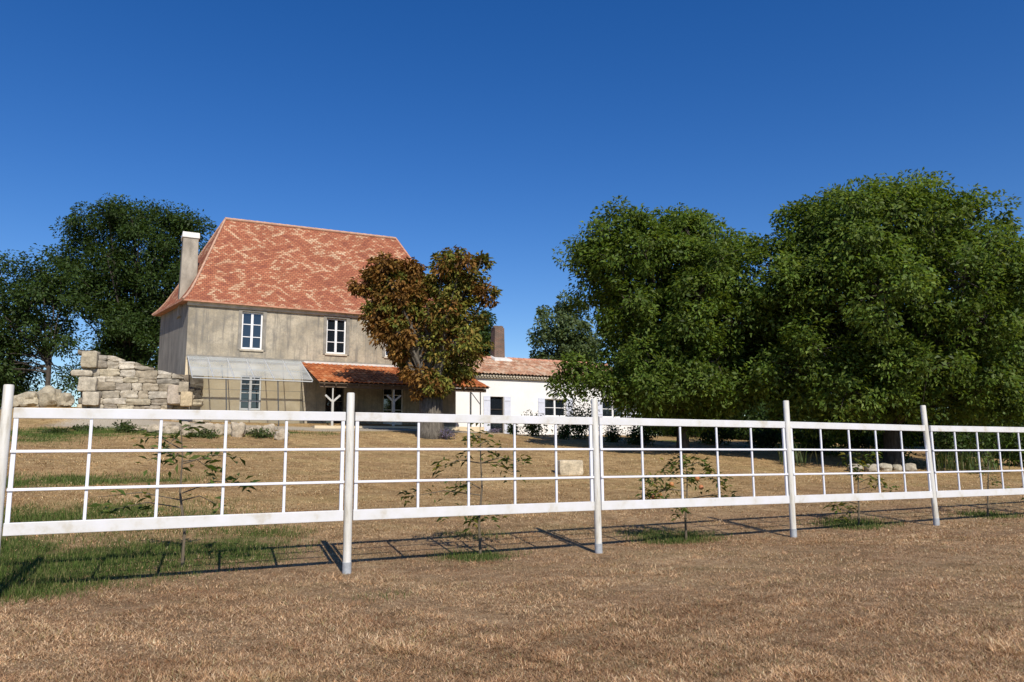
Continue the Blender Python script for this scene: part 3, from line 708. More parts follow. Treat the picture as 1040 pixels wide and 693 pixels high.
for i, h in enumerate(H1):
    if i == 0: window(wh, h, TW, 1, 3, 'old_door', .05, 'door', .0)
    else: window(wh, h, TW, 2, 2, 'white_joinery', .05)
    w_ = .42 if i == 0 else (h[1] - h[0]) / 2 * .62
    for sg in (0, 1):
        a = h[0] - w_ - .02 if sg == 0 else h[1] + .02
        mb = MB(); mb.lbox(a, a + w_, TW - .055, TW - .012, h[2], h[3] + .03)
        for z in (h[2] + .2, h[3] - .2): mb.lbox(a + .03, a + w_ - .03, TW - .075, TW - .056, z - .05, z + .05)
        mb.build('shutter', 'lavender_paint', wh, bevel=.006)
c0 = at_t(500.5, 350, TWR)[0]; c1 = at_t(510.2, 350, TWR)[0]; zc = at_t(507, 333, TWR)[1]
mb = MB(); mb.hexa([W(c0 - .05, TWR - .3, zwr - .5), W(c1 + .03, TWR - .3, zwr - .5), W(c1 + .03, TWR + .3, zwr - .5), W(c0 - .05, TWR + .3, zwr - .5), W(c0 + .03, TWR - .28, zc), W(c1, TWR - .28, zc - .06), W(c1, TWR + .28, zc - .02), W(c0 + .03, TWR + .28, zc)])
rr = random.Random(5)
for i in range(7): mb.stone(W(c0 + .1 + (c1 - c0 - .15) * rr.random(), TWR + rr.uniform(-.22, .2), zc + .01), (.26, .18, .14), .2, rr.random(), rr.random())
mb.build('chimney', 'old_brick', rf)
mb = MB(); mb.hexa([W(c0 - .25, TWR - .75, zwr - .22), W(c1 + .35, TWR - .75, zwr - .22), W(c1 + .3, TWR + .1, zwr + .07), W(c0 - .2, TWR + .1, zwr + .07), W(c0 - .2, TWR - .7, zwr - .08), W(c1 + .3, TWR - .7, zwr - .08), W(c1 + .2, TWR + .1, zwr + .2), W(c0 - .1, TWR + .1, zwr + .2)]); mb.build('mortar_flashing', 'flashing', wh)

# ------------------------------------------------------------------ ruined wall and loose stones
scols = [(.46, .40, .29), (.52, .46, .36), (.38, .33, .26), (.30, .27, .22), (.58, .52, .42), (.40, .34, .25)]
rA = at_y(80, 412, 31.0); rB = at_y(193, 412, 32.6); rA.z = rB.z = 0
rd = (rB - rA); rl = rd.length; rd.normalize(); rang = math.atan2(rd.y, rd.x); rn = Vector((rd.y, -rd.x, 0))
ruin = thing('ruined_wall', rA + rd * rl / 2 + Vector((0, 0, 2.6)), 'broken pale stone wall with a sloping top at the left of the old house', 'wall')
zA = at_y(90, 358, 31.0).z; zB = at_y(180, 384, 32.4).z
def rtop(u):
    f = u / rl; base = zA + .05 - (zA - zB) * max(0, f - .12) / .80
    return base if f < .93 else base - (f - .93) * 9
mb = MB(); rr = random.Random(11); z = 2.3
while z < zA + .1:
    hh_ = rr.uniform(.2, .36); u = rr.uniform(-.15, .1)
    while u < rl:
        lw = rr.uniform(.35, .95)
        if z + hh_ * .15 < rtop(u + lw / 2):
            zz_ = z + hh_; kk = rr.uniform(.75, 1.15); mb.cc = tuple(x * kk for x in rr.choice(scols))
            p = rA + rd * (u + lw / 2) + rn * rr.uniform(-.04, .07)
            mb.stone((p.x, p.y, (z + zz_) / 2), (lw * 1.04, .62, (zz_ - z) * 1.06), .15, rang + rr.uniform(-.03, .03), rr.random(), 5)
        u += lw
    z += hh_

def worn(mb, lip):
    for k, v in enumerate(mb.v):
        u = (Vector((v[0], v[1], 0)) - rA).dot(rd); lim = rtop(min(max(u, 0), rl)) + lip * mnoise.noise(Vector((u * 1.7, v[1], 3.0))) 
        if v[2] > lim: mb.v[k] = (v[0], v[1], lim - .25 * (v[2] - lim) * 0)
worn(mb, .10); mb.build('stonework', 'ruin_stone', ruin, True, angle=30)
mb = MB(); mb.cc = (.25, .21, .155); q = lambda u, o, z_: tuple(rA + rd * u + rn * o + Vector((0, 0, z_)))
mb.hexa([q(.1, .2, 2), q(rl - .4, .2, 2), q(rl - .4, -.28, 2), q(.1, -.28, 2), q(.1, .2, rtop(.1) - .08), q(rl - .4, .2, rtop(rl - .5) - .08), q(rl - .4, -.28, rtop(rl - .5) - .08), q(.1, -.28, rtop(.1) - .08)]); mb.build('rubble_core', 'ruin_stone', ruin)
mb = MB()
for (px0, px1, py0, py1) in ((73, 92, 376, 382), (83, 97, 357, 374), (80, 96, 383, 398), (84, 99, 398, 412)):
    a = at_y(px0, py0, 30.75); c = at_y(px1, py1, 30.75); mb.cc = rr.choice(scols[:2]); mb.stone(((a.x + c.x) / 2, 30.85, (a.z + c.z) / 2), (c.x - a.x, .6, a.z - c.z), .1, rang, rr.random(), 3)
mb.build('end_pillar', 'ruin_stone', ruin, True, angle=35)
mb = MB()
for (px0, px1, py0, py1, cc) in ((170, 184, 391, 411, (.5, .42, .33)), (183, 194, 398, 413, (.58, .46, .29)), (181, 190, 388, 399, (.40, .34, .25))):
    a = at_y(px0, py0, 31.6); c = at_y(px1, py1, 31.6); mb.cc = cc; mb.stone(((a.x + c.x) / 2, 31.7, (a.z + c.z) / 2), (c.x - a.x, .5, a.z - c.z), .06, rang, rr.random(), 3)
mb.build('repaired_blocks', 'ruin_stone', ruin, True, angle=35)
def rock(px, py, wpx, hpx, D, label, group=None, cc=None, jit=.3, name='rock'):
    a = at_y(px - wpx / 2, py - hpx / 2, D); c = at_y(px + wpx / 2, py + hpx / 2, D); w_ = c.x - a.x; h_ = a.z - c.z
    mb = MB(); kk = rnd.uniform(.85, 1.1); mb.cc = cc or tuple(x * kk for x in rnd.choice(scols[:2] + scols[4:5]))
    mid = (a + c) / 2; base = H(mid.x, D)
    mb.stone((mid.x, D, (base - .05 + mid.z + h_ / 2) / 2), (w_, w_ * .8, mid.z + h_ / 2 - base + .05), jit, rnd.uniform(-.3, .3), rnd.random(), 5, 2.8)
    tag(mb.build(name, 'ruin_stone', None, True, loc=(mid.x, D, base), angle=35), label, 'rock', group)
for (px, py, w_, h_, lab) in [(50, 401, 18, 15, 'upright pale boulder, tallest of the loose stones left of the ruined wall'), (31, 405, 22, 13, 'flat pale boulder at the left end of the loose stones by the ruin'), (66, 406, 16, 12, 'rounded pale boulder between the tallest loose stone and the ruined wall'), (45, 410, 15, 8, 'small pale stone at the foot of the tallest loose boulder'), (15, 407, 16, 10, 'low boulder just behind the leftmost fence post')]:
    rock(px, py, w_, h_, 30.3 + .05 * (px % 7), lab, 'loose boulders left of the ruin', jit=.3)
for k in range(16):
    px = 128 + k * 10.5 + rnd.uniform(-3, 3); rock(px, 436 + rnd.uniform(-4, 4), rnd.uniform(9, 17), rnd.uniform(5, 9), 28.6 + rnd.uniform(-.6, .9), 'pale rubble stone scattered on the bank below the ruin and glazed canopy', 'rubble stones on the bank', cc=(.50, .42, .31))
for (px, w_, lab) in [(868, 14, 'largest round pale rock of the row under the right walnut'), (884, 12, 'second pale rock from the left under the right walnut tree'), (899, 13, 'third pale rock from the left under the right walnut tree'), (911, 10, 'small pale rock left of the rightmost one under the walnut'), (924, 12, 'rightmost pale rock of the row, near the leaning fence post')]:
    p = ground(px, 479); rock(px, 475, w_, 5 + (px % 5) * .8, p.y + (px % 4) * .12, lab, 'pale rocks under the walnut', cc=(.45, .40, .31))
# cut stone block on the lawn
p = ground(578, 482.5); a = at_y(563.5, 467.5, p.y); c = at_y(593, 482.5, p.y)
mb = MB(); mb.cc = (.62, .52, .36); mb.stone(((a.x + c.x) / 2, p.y + .2, (p.z - .03 + a.z) / 2), (c.x - a.x - .08, .55, a.z - p.z + .03), .05, .25, .5, 4)
tag(mb.build('stone_block', 'ruin_stone', None, True, loc=tuple(p), angle=35), 'squared cream stone block lying alone on the dry lawn behind the fence', 'stone block')

# ------------------------------------------------------------------ trees
def lobes_from(rows, D, n, r_lo, r_hi, depth=1.0, seed=1):
    # crown lobes spread evenly through the measured silhouette (best of many candidates)
    rr = random.Random(seed); out = []; rows = sorted(rows); ys = [r[0] for r in rows]; ppm = F / D
    for k in range(n):
        best = None; bd = -1
        for c_ in range(24):
            py = rr.uniform(ys[0], ys[-1]); r = rr.uniform(r_lo, r_hi)
            py = min(max(py, ys[0] + r * ppm * .8), ys[-1] - r * ppm * .2)
            xl = np.interp(py, ys, [q[1] for q in rows]); xr = np.interp(py, ys, [q[2] for q in rows]); hw = (xr - xl) / 2 / ppm; r = min(r, hw * .8)
            a = rr.uniform(0, 6.283); q = rr.uniform(.0, 1) ** .5; c = at_y((xl + xr) / 2, py, D)
            L = (c.x + math.cos(a) * (hw - r * .85) * q, D + math.sin(a) * (max(hw, 1.5) - r * .85) * q * depth, c.z)
            d = min([math.dist((L[0], L[1] * .6, L[2]), (o[0], o[1] * .6, o[2])) for o in out] or [9]) * (1.15 if L[1] < D else 1)
            if d > bd: bd = d; best = (*L, r, r * rr.uniform(.85, 1.1), r * rr.uniform(.8, 1.0))
        out.append(best)
    return out
def tree(name, label, cat, px, D, lobes, nleaf, llen, cols, bark_, r0, fork, group=None, clump=.55, lmat='leaf', up_bias=.55, thin=0.0, aspect=.45, seed=3, clumps_per=26, droop=.35, vis_branch=True, cols2=None):
    x0 = (at_y(px, 440, D)).x; g = H(x0, D); base = Vector((x0, D, g))
    T = thing(name, base, label, cat, group); rr = random.Random(seed)
    # wood
    mb = MB(); fz = g + fork
    pts = [base + Vector((0, 0, -.2)), base + Vector((0, 0, .25)), base + Vector((rr.uniform(-.05, .05), 0, fork * .5)), Vector((x0, D, fz))]
    mb.tube(pts, [r0 * 1.45, r0 * 1.12, r0, r0 * .92], 12)
    top = max(l[2] for l in lobes)
    cen = []
    for l in lobes:
        c = Vector(l[:3]); st = Vector((x0, D, fz - rr.uniform(0, .4) * fork * .5)); mid = st.lerp(c, .5) + Vector((rr.uniform(-.3, .3), rr.uniform(-.3, .3), .25 * (c - st).length * .4))
        rl_ = r0 * rr.uniform(.28, .45)
        mb.tube([st, st.lerp(mid, .6) + Vector((0, 0, .1)), mid, c], [rl_, rl_ * .75, rl_ * .55, .03], 6, False)
        nC = int(clumps_per * (l[3] * l[4]) ** 1.0) + 4
        for k in range(nC):
            d = Vector((rr.gauss(0, 1), rr.gauss(0, 1), rr.gauss(0, 1))).normalized(); q = rr.uniform(.45, 1.0) ** .6
            if d.z < -.3 and rr.random() < .35: continue
            if rr.random() < thin: continue
            p = c + Vector((d.x * l[3], d.y * l[4], d.z * l[5])) * q * rr.uniform(.85, 1.18)
            cen.append((p, d))
            if vis_branch and rr.random() < .5: mb.tube([c.lerp(p, .1), c.lerp(p, .6) + Vector((0, 0, .08)), p], [.028, .018, .008], 4, False)
    mb.build('trunk', bark_, T, True)
    # leaves
    n = nleaf; cp = np.array([tuple(c[0]) for c in cen]); cd = np.array([tuple(c[1]) for c in cen])
    k = rng.integers(0, len(cp), n); sz = (clump * (.6 + .8 * rng.random(len(cp))))[k]
    off = rng.standard_normal((n, 3)); rad = np.linalg.norm(off, axis=1, keepdims=True); off = off / rad * np.minimum(rad, 1.75) * np.array([.52, .52, .44]) * sz[:, None]
    P = cp[k] + off
    N = cd[k] * .5 + np.array([0, 0, up_bias]) + rng.standard_normal((n, 3)) * .55
    AX = norm(off + cd[k] * .2) + np.array([0, 0, -droop]) + rng.standard_normal((n, 3)) * .4
    L = llen * (.65 + .7 * rng.random(n)); C = pick(cols, n, .22)
    
    if cols2:
        alt = (rng.random(len(cp)) < .3 + .45 * (cp[:, 0] > x0))[k]; C[alt] = pick(cols2, int(alt.sum()), .22)
    C *= (.8 + .4 * rng.random(len(cp)))[k][:, None]
    V, Fc, CC = leaves_geo(P, N, AX, L, L * aspect, C)
    np_mesh('crown', V, Fc, np.clip(CC, 0, 1), lmat, T, tuple(base))
    return T
GRN = [(.094, .158, .024), (.115, .18, .03), (.138, .20, .038), (.08, .13, .022), (.155, .205, .046)]
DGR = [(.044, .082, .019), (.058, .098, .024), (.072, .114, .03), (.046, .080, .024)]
A = [(218, 655, 725), (228, 606, 742), (242, 584, 762), (270, 580, 778), (300, 588, 788), (330, 596, 790), (360, 600, 790), (390, 602, 785), (418, 625, 750)]
LA = lobes_from(A, 31, 50, .95, 1.5, .85, 4)
def lob(px, py, D, r, dy=0, fz=.8): c = at_y(px, py, D); return (c.x, D + dy, c.z, r, r, r * fz)
LA += [lob(606, 235, 31, .8), lob(596, 262, 31, .8), lob(752, 262, 31, .9), lob(588, 375, 31, .8), lob(578, 392, 31, .55), lob(690, 236, 31, 1.1), lob(610, 395, 31, .7, -1), lob(690, 400, 31, 1.2, -2.2), lob(735, 400, 31, 1.0, -2), lob(650, 400, 31, .9, -2)]
tree('walnut_tree', 'broad leafy green walnut, left of the two big trees, partly hiding the white farmhouse', 'tree', 693, 31, LA, 120000, .18, GRN, 'dark_bark', .24, 1.6, 'big walnuts by the white house', .55, seed=5, clumps_per=10)
B = [(213, 860, 945), (220, 806, 985), (232, 774, 1005), (255, 758, 1030), (290, 748, 1048), (330, 745, 1055), (370, 750, 1055), (400, 765, 1050), (418, 790, 1045)]
LB = lobes_from(B, 29, 56, 1.0, 1.75, .85, 8)
LB += [lob(812, 226, 29, .9), lob(880, 206, 29, 1.0), lob(918, 204, 29, 1.0), lob(845, 216, 29, .9), lob(962, 226, 29, .8), lob(785, 262, 29, 1.0), lob(835, 400, 29, 1.2, -2.3), lob(900, 385, 29, 1.3, -3), lob(960, 400, 29, 1.2, -2.5), lob(1010, 395, 29, 1.2, -2), lob(1022, 265, 29, .9)]
tree('walnut_tree', 'biggest rounded green tree, right of the other large walnut behind the fence', 'tree', 905, 29, LB, 165000, .18, GRN, 'dark_bark', .32, 1.7, 'big walnuts by the white house', .55, seed=6, clumps_per=10)
Cc = [(255, 1020, 1090), (280, 1010, 1130), (330, 1005, 1150), (380, 1010, 1150), (420, 1030, 1140)]
tree('leafy_tree', 'green tree cut off by the right edge of the picture beside the biggest walnut', 'tree', 1085, 34, lobes_from(Cc, 34, 16, 1.1, 1.7, .9, 2), 45000, .20, GRN, 'dark_bark', .25, 2, None, .58, seed=7, clumps_per=10)
# chestnut
RUST = [(.18, .085, .022), (.23, .115, .028), (.135, .068, .02), (.25, .14, .034), (.18, .10, .024)]
OLI = [(.12, .13, .022), (.17, .17, .032), (.22, .19, .04), (.085, .105, .02), (.19, .13, .03)]
CH1 = [(262, 382, 408), (276, 366, 420), (300, 360, 430), (330, 374, 436), (350, 388, 436), (375, 406, 440), (388, 415, 445)]
CH2 = [(262, 447, 478), (272, 432, 497), (292, 428, 502), (320, 428, 500), (350, 428, 495), (375, 425, 482), (398, 424, 462)]
LC = lobes_from(CH1, 32, 17, .5, .85, .8, 3) + lobes_from(CH2, 32, 18, .5, .9, .8, 5) + [lob(488, 268, 32, .4), lob(462, 264, 32, .45), lob(385, 268, 32, .45), lob(366, 296, 32, .4), lob(496, 300, 32, .4), lob(424, 296, 32, .5), lob(424, 280, 32, .42), lob(432, 288, 32, .5), lob(414, 274, 32, .42), lob(418, 325, 32, .5, -.4), lob(412, 352, 32, .5, -.4)]
tree('chestnut_tree', 'rusty brown and yellow-green heart shaped chestnut in front of the porch', 'tree', 437.5, 32, LC, 31000, .21, RUST, 'trunk_bark', .52, 1.7, None, .36, 'leaf_dry', .45, .04, .42, 9, 15, .75, cols2=OLI)
# trees at the back on the left
L1 = [(214, 104, 156), (226, 80, 203), (240, 62, 218), (270, 58, 222), (300, 66, 225), (330, 78, 230), (360, 84, 235), (395, 88, 235), (415, 95, 230)]
l1 = lobes_from(L1, 50, 54, 1.0, 1.7, .6, 44) + [lob(84, 236, 50, .9), lob(118, 220, 50, 1.1), lob(165, 228, 50, 1.0), lob(198, 232, 50, 1.0), lob(66, 258, 50, .9), lob(60, 300, 50, 1.0), lob(140, 216, 50, .8)]
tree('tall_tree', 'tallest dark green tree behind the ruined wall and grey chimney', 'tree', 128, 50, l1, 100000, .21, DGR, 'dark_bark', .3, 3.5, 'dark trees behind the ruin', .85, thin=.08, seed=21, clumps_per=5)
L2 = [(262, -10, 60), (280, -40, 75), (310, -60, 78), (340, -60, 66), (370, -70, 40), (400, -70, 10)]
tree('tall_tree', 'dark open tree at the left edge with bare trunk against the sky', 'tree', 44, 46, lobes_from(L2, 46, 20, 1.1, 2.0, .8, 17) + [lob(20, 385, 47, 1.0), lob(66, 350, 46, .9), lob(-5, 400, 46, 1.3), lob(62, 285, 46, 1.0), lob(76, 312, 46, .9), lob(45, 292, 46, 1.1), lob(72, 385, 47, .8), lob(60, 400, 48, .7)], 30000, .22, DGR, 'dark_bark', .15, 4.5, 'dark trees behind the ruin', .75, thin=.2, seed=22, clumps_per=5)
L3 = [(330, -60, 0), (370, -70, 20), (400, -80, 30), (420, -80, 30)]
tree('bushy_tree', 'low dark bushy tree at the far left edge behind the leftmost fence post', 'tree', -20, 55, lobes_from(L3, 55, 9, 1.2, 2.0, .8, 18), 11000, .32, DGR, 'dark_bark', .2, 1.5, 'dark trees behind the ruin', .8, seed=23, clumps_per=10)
# trees behind the white house
L4 = [(300, 565, 590), (315, 545, 600), (335, 528, 610), (355, 530, 615), (372, 535, 620)]
OLV = [(.10, .145, .055), (.125, .17, .07), (.15, .195, .085), (.085, .125, .05)]
tree('pale_tree', 'feathery grey-green tree rising behind the roof of the white farmhouse', 'tree', 575, 62, lobes_from(L4, 62, 15, .9, 1.8, .8, 31), 11000, .30, OLV, 'dark_bark', .2, 2.5, None, .6, thin=.3, seed=24, clumps_per=5)
L5 = [(318, 478, 500), (335, 470, 502), (360, 468, 503), (380, 468, 503)]
tree('dark_tree', 'dark green tree peeping between the chestnut and the brick chimney', 'tree', 486, 56, lobes_from(L5, 56, 9, .7, 1.3, .8, 33), 8000, .28, DGR, 'dark_bark', .2, 2, None, .6, seed=25, clumps_per=14)
for (px, D, rows, lab) in [(705, 54, [(385, 655, 752), (410, 650, 756), (440, 650, 756)], 'low dark background tree behind the left walnut and the end of the white farmhouse'), (790, 52, [(330, 740, 830), (380, 735, 840), (430, 740, 835)], 'dark background tree seen in the gap between the two big walnuts'),
                           (900, 50, [(320, 840, 960), (380, 835, 965), (440, 840, 960)], 'dark background tree straight behind the biggest walnut'),
                           (1020, 50, [(320, 960, 1090), (380, 955, 1095), (440, 960, 1090)], 'dark background tree behind the right end of the fence')]:
    tree('background_tree', lab, 'tree', px, D, lobes_from(rows, D, 14, 1.3, 2.2, .8, int(px)), 15000, .34, DGR, 'dark_bark', .22, 1.5, 'dark trees behind the walnuts', .8, seed=int(px), clumps_per=9)

# shrubs and bedding plants
def shrub(name, label, px, D, wpx, toppy, n, llen, cols, group=None, asp=.45, cat='shrub'):
    c = at_y(px, toppy, D); g = H(c.x, D); h = c.z - g; w_ = wpx * D / F
    T = thing(name, (c.x, D, g), label, cat, group); mb = MB(); rr = random.Random(int(px * 7)); cs_ = []
    for i in range(9):
        a = rr.uniform(0, 6.283); q = rr.uniform(.2, 1); p = Vector((c.x + math.cos(a) * w_ * .42 * q, D + math.sin(a) * w_ * .42 * q, g + h * rr.uniform(.3, 1) * (1.1 - .35 * q)))
        mb.tube([(c.x, D, g - .05), Vector((c.x, D, g)).lerp(p, .6) + Vector((0, 0, .05)), p], [.02, .014, .006], 5, False); cs_.append(tuple(p))
        cs_.append(tuple(Vector((c.x, D, g)).lerp(p, .55)))
    mb.build('stems', 'twig_bark', T, True)
    cp = np.array(cs_); k = rng.integers(0, len(cp), n); off = rng.standard_normal((n, 3)) * np.array([.17 * w_, .17 * w_, .14 * h]) ; P = cp[k] + off; P[:, 2] = np.maximum(P[:, 2], g + .02)
    V, Fc, CC = leaves_geo(P, off * 3 + np.array([0, 0, .5]) + rng.standard_normal((n, 3)) * .6, off * 4 + rng.standard_normal((n, 3)) * .5, llen * (.6 + .8 * rng.random(n)), llen * asp * (.7 + .6 * rng.random(n)), pick(cols, n, .25))
    np_mesh('foliage', V, Fc, np.clip(CC, 0, 1), 'leaf', T, (c.x, D, g)); return T
YG = [(.10, .14, .03), (.13, .16, .04), (.08, .115, .025)]
for a in [('yellow-green shrub between the door and window of the white farmhouse', 541, 40, 22, 418, 700, .16, YG), ('dark leafy shrub in front of the white farmhouse window', 588, 38.5, 32, 405, 1500, .15, DGR), ('dark shrub beside the fence post in front of the white farmhouse', 572, 37, 18, 424, 600, .14, DGR),
          ('dark rounded shrub in the shade left of the walnut trunk', 650, 36, 30, 428, 1200, .15, DGR), ('green shrub in the shade right of the walnut trunk', 727, 37, 46, 424, 1700, .16, DGR + GRN[:1]),
          ('small green bush by the lavender shutters of the white farmhouse', 521, 38, 14, 432, 350, .13, GRN), ('small dark bush under the left walnut in front of white wall', 622, 37.5, 20, 428, 600, .14, DGR)]:
    shrub('garden_shrub', *a, group='shrubs along the white farmhouse')
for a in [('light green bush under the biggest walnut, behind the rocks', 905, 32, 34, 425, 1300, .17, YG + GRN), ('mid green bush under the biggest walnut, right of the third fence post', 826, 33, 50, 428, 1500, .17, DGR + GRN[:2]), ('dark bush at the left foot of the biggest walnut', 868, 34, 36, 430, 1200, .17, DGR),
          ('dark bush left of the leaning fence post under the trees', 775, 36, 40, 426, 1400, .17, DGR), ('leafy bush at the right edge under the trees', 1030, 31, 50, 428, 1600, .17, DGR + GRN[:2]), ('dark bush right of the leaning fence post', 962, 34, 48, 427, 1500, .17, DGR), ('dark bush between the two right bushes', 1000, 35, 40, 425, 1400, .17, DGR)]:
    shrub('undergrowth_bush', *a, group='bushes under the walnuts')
LAV = [(.20, .17, .27), (.25, .21, .33), (.12, .13, .10)]
shrub('lavender_bush', 'small purple lavender bush right of the chestnut trunk', 455, 31.5, 16, 436, 500, .10, LAV, asp=.25, cat='lavender')
shrub('lavender_bush', 'pale purple lavender bush before the door of the white farmhouse', 503, 37, 13, 436, 350, .10, LAV, asp=.25, cat='lavender')
for (px, D, w_, ty, lab) in [(55, 27, 26, 436, 'low green weeds on the bank at the far left below the boulders'), (85, 28, 30, 433, 'low green weeds on the bank below the ruin'), (128, 28, 22, 430, 'weed clump on the bank under the middle of the ruin'), (205, 27.5, 26, 436, 'green weeds growing among rubble below the glazed canopy'), (268, 28.5, 26, 436, 'green weeds on the bank below the ground floor window')]:
    shrub('weed_clump', lab, px, D, w_, ty, 420, .13, [(.05, .085, .022), (.07, .10, .03), (.10, .12, .04)], 'weeds on the bank', .35, 'weeds')
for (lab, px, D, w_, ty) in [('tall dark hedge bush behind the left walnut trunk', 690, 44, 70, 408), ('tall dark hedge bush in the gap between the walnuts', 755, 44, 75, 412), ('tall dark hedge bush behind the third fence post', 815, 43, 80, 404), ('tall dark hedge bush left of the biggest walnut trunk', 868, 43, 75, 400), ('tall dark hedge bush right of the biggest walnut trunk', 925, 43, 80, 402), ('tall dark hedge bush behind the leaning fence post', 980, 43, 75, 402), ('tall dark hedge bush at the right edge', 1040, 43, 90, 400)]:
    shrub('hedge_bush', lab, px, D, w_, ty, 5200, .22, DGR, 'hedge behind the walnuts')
def reeds(label, px, D, n, hgt_, spread, group):
    c = at_y(px, 450, D); g = H(c.x, D); T_ = thing('tall_plant', (c.x, D, g), label, 'plant', group)
    k = n * 3; x = c.x + rng.standard_normal(k) * spread; y = D + rng.standard_normal(k) * spread; az = rng.random(k) * 6.283; h = hgt_ * (.5 + .6 * rng.random(k)); ln = .1 + .35 * rng.random(k)
    Bp = np.stack([x, y, np.full(k, g - .02)], -1); Tp = Bp + np.stack([np.cos(az) * ln * h, np.sin(az) * ln * h, h], -1)
    V, Fc, CC = leaves_geo(Bp, np.stack([np.cos(az), np.sin(az), .2 + 0 * az], -1), Tp - Bp, h, np.full(k, .045), pick([(.07, .11, .03), (.10, .14, .05), (.16, .16, .07)], k, .2), .1)
    np_mesh('blades', V, Fc, np.clip(CC, 0, 1), 'leaf', T_, (c.x, D, g))
for (px, lab) in [(958, 'tall strap-leaved plant nearest the leaning fence post'), (975, 'tall strap-leaved plant in the middle of the bed under the trees'), (998, 'tall strap-leaved plant near the right edge under the trees'), (806, 'tall strap-leaved plant just right of the third fence post')]:
    reeds(lab, px, 27.5, 26, .95, .25, 'tall plants under the trees')

# ------------------------------------------------------------------ fruit saplings inside the fence
def sapling(label, px, basepy, toppy, branches, nl, llen, cols, fruits=(), lean=0.0):
    g = ground(px, basepy); top = at_y(px + lean, toppy, g.y)
    T = thing('fruit_sapling', g, label, 'young tree', 'fruit saplings behind the fence'); rr = random.Random(int(px)); mb = MB()
    hh_ = top.z - g.z; stem = [Vector(g) + Vector((0, 0, -.05))] + [Vector(g).lerp(top, f) + Vector((rr.uniform(-.03, .03), rr.uniform(-.03, .03), 0)) for f in (.25, .5, .75, 1)]
    mb.tube(stem, [.022, .018, .014, .009, .004], 7, False); nodes = [(stem[-1], Vector((0, 0, 1))), (stem[-2], Vector((0, 0, 1))), (Vector(stem[-2]).lerp(stem[-1], .5), Vector((0, 0, 1)))]
    for (bx, by, f) in branches:
        st = Vector(g).lerp(top, f); e = at_y(bx, by, g.y + rr.uniform(-.25, .25)); md = st.lerp(e, .5) + Vector((0, 0, .08))
        mb.tube([st, md, e], [.009, .007, .003], 5, False)
        for q in (.45, .7, .9, 1.0): nodes.append((st.lerp(md, q * 2) if q < .5 else md.lerp(e, q * 2 - 1), (e - st).normalized()))
    mb.build('stem', 'twig_bark', T, True)
    cp = np.array([tuple(n_[0]) for n_ in nodes]); dd = np.array([tuple(n_[1]) for n_ in nodes]); k = rng.integers(0, len(cp), nl)
    P = cp[k] + rng.standard_normal((nl, 3)) * .055; az = rng.random(nl) * 6.283
    AX = np.stack([np.cos(az), np.sin(az), -.25 + .5 * rng.random(nl)], -1) + dd[k] * .6; N = np.array([0, 0, 1.0]) + rng.standard_normal((nl, 3)) * .5
    L = llen * (.6 + .7 * rng.random(nl)); V, Fc, CC = leaves_geo(P, N, AX, L, L * .33, pick(cols, nl, .22), .3)
    np_mesh('foliage', V, Fc, np.clip(CC, 0, 1), 'leaf', T, tuple(g))
    for (fx, fy) in fruits:
        c = at_y(fx, fy, g.y - .1); mb = MB(); mb.stone((c.x, c.y, c.z), (.085, .085, .08), .03, 0, fx, 3); me_ = mb
        n_ = len(me_.v)
        me_.v = [tuple(Vector(c) + (Vector(v_) - Vector(c)).normalized() * .042) for v_ in me_.v]; me_.build('fruit', 'peach', T, True)
SP = [(.09, .14, .03), (.11, .165, .04), (.14, .185, .05), (.07, .11, .03)]
SY = SP + [(.15, .16, .035), (.19, .17, .03)]
sapling('tall thin sapling with drooping leaves behind the leftmost gridded panel', 185, 576, 428, [(196, 440, .95), (175, 470, .75), (215, 478, .72), (168, 455, .85), (245, 465, .7), (250, 490, .5), (100, 505, .45), (112, 518, .4), (150, 468, .75), (220, 512, .45), (140, 445, .8)], 170, .15, SP)
sapling('upright sapling just right of the nearest full fence post, yellowing low leaves', 488, 563, 432, [(478, 450, .9), (500, 455, .85), (445, 475, .7), (520, 480, .7), (465, 495, .5), (450, 525, .3), (505, 525, .3), (478, 530, .25), (530, 470, .7), (415, 505, .45)], 290, .13, SY)
sapling('bushy peach sapling bearing orange fruit between the second and third posts', 697, 549, 466, [(680, 475, .9), (720, 475, .9), (660, 490, .75), (735, 490, .75), (660, 505, .6), (655, 505, .6), (750, 508, .5), (705, 490, .8), (690, 520, .4)], 520, .115, SY, [(670, 503), (682, 492), (708, 486), (664, 505), (712, 495)])
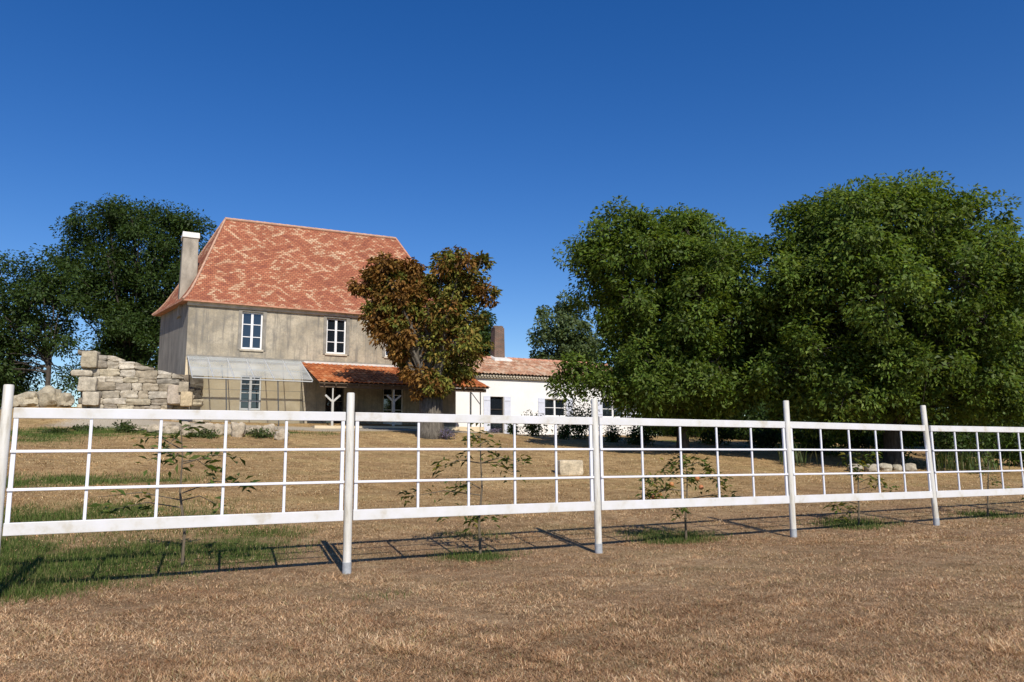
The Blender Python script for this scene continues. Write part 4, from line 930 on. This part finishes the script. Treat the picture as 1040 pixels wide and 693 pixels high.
sapling('sapling with golden green top leaves left of the leaning post', 872, 534, 462, [(880, 470, .95), (860, 470, .9), (893, 490, .6), (845, 515, .3), (905, 497, .5), (886, 462, .95), (870, 482, .8), (855, 528, .25)], 340, .12, SY)
sapling('smallest sapling at the right, thin stem beyond the leaning post', 1003, 525, 455, [(996, 462, .9), (1010, 468, .8), (990, 480, .7), (1015, 490, .5)], 80, .12, SP)
sapling('low leafy young tree at the right edge behind the last panel', 1060, 522, 450, [(1050, 470, .8), (1070, 475, .8), (1040, 500, .5)], 90, .12, SP)

# ------------------------------------------------------------------ sky and sun
SUN_EL, SUN_AZ = 42.0, 159.0        # azimuth clockwise from +Y
wd = bpy.data.worlds.new('World'); sc.world = wd; wd.use_nodes = True; nt = wd.node_tree; nt.nodes.clear()
sky = nt.nodes.new('ShaderNodeTexSky'); sky.sky_type = 'NISHITA'; sky.sun_disc = False
sky.sun_elevation = R(SUN_EL); sky.sun_rotation = R(SUN_AZ); sky.altitude = 100; sky.air_density = 1.0; sky.dust_density = .15; sky.ozone_density = 3.0
bg = nt.nodes.new('ShaderNodeBackground'); bg.inputs[1].default_value = .108
wo = nt.nodes.new('ShaderNodeOutputWorld'); hs = nt.nodes.new('ShaderNodeHueSaturation'); hs.inputs['Saturation'].default_value = 1.36; hs.inputs['Hue'].default_value = .5135; nt.links.new(sky.outputs[0], hs.inputs['Color']); nt.links.new(hs.outputs[0], bg.inputs[0]); nt.links.new(bg.outputs[0], wo.inputs[0])
sd = bpy.data.lights.new('sun', 'SUN'); sd.energy = 4.6; sd.angle = R(.53); sd.color = (1, .93, .82)
so = bpy.data.objects.new('sun', sd); col.objects.link(so)
tos = Vector((math.sin(R(SUN_AZ)) * math.cos(R(SUN_EL)), math.cos(R(SUN_AZ)) * math.cos(R(SUN_EL)), math.sin(R(SUN_EL))))
so.rotation_euler = tos.to_track_quat('Z', 'Y').to_euler(); so.location = (10, -10, 30)

vs = sc.view_settings; vs.view_transform = 'Standard'; vs.look = 'None'; vs.exposure = 0.15; vs.gamma = 1; vs.use_curve_mapping = False
sc.cycles.max_bounces = 6; sc.cycles.transparent_max_bounces = 8; sc.cycles.use_denoising = True
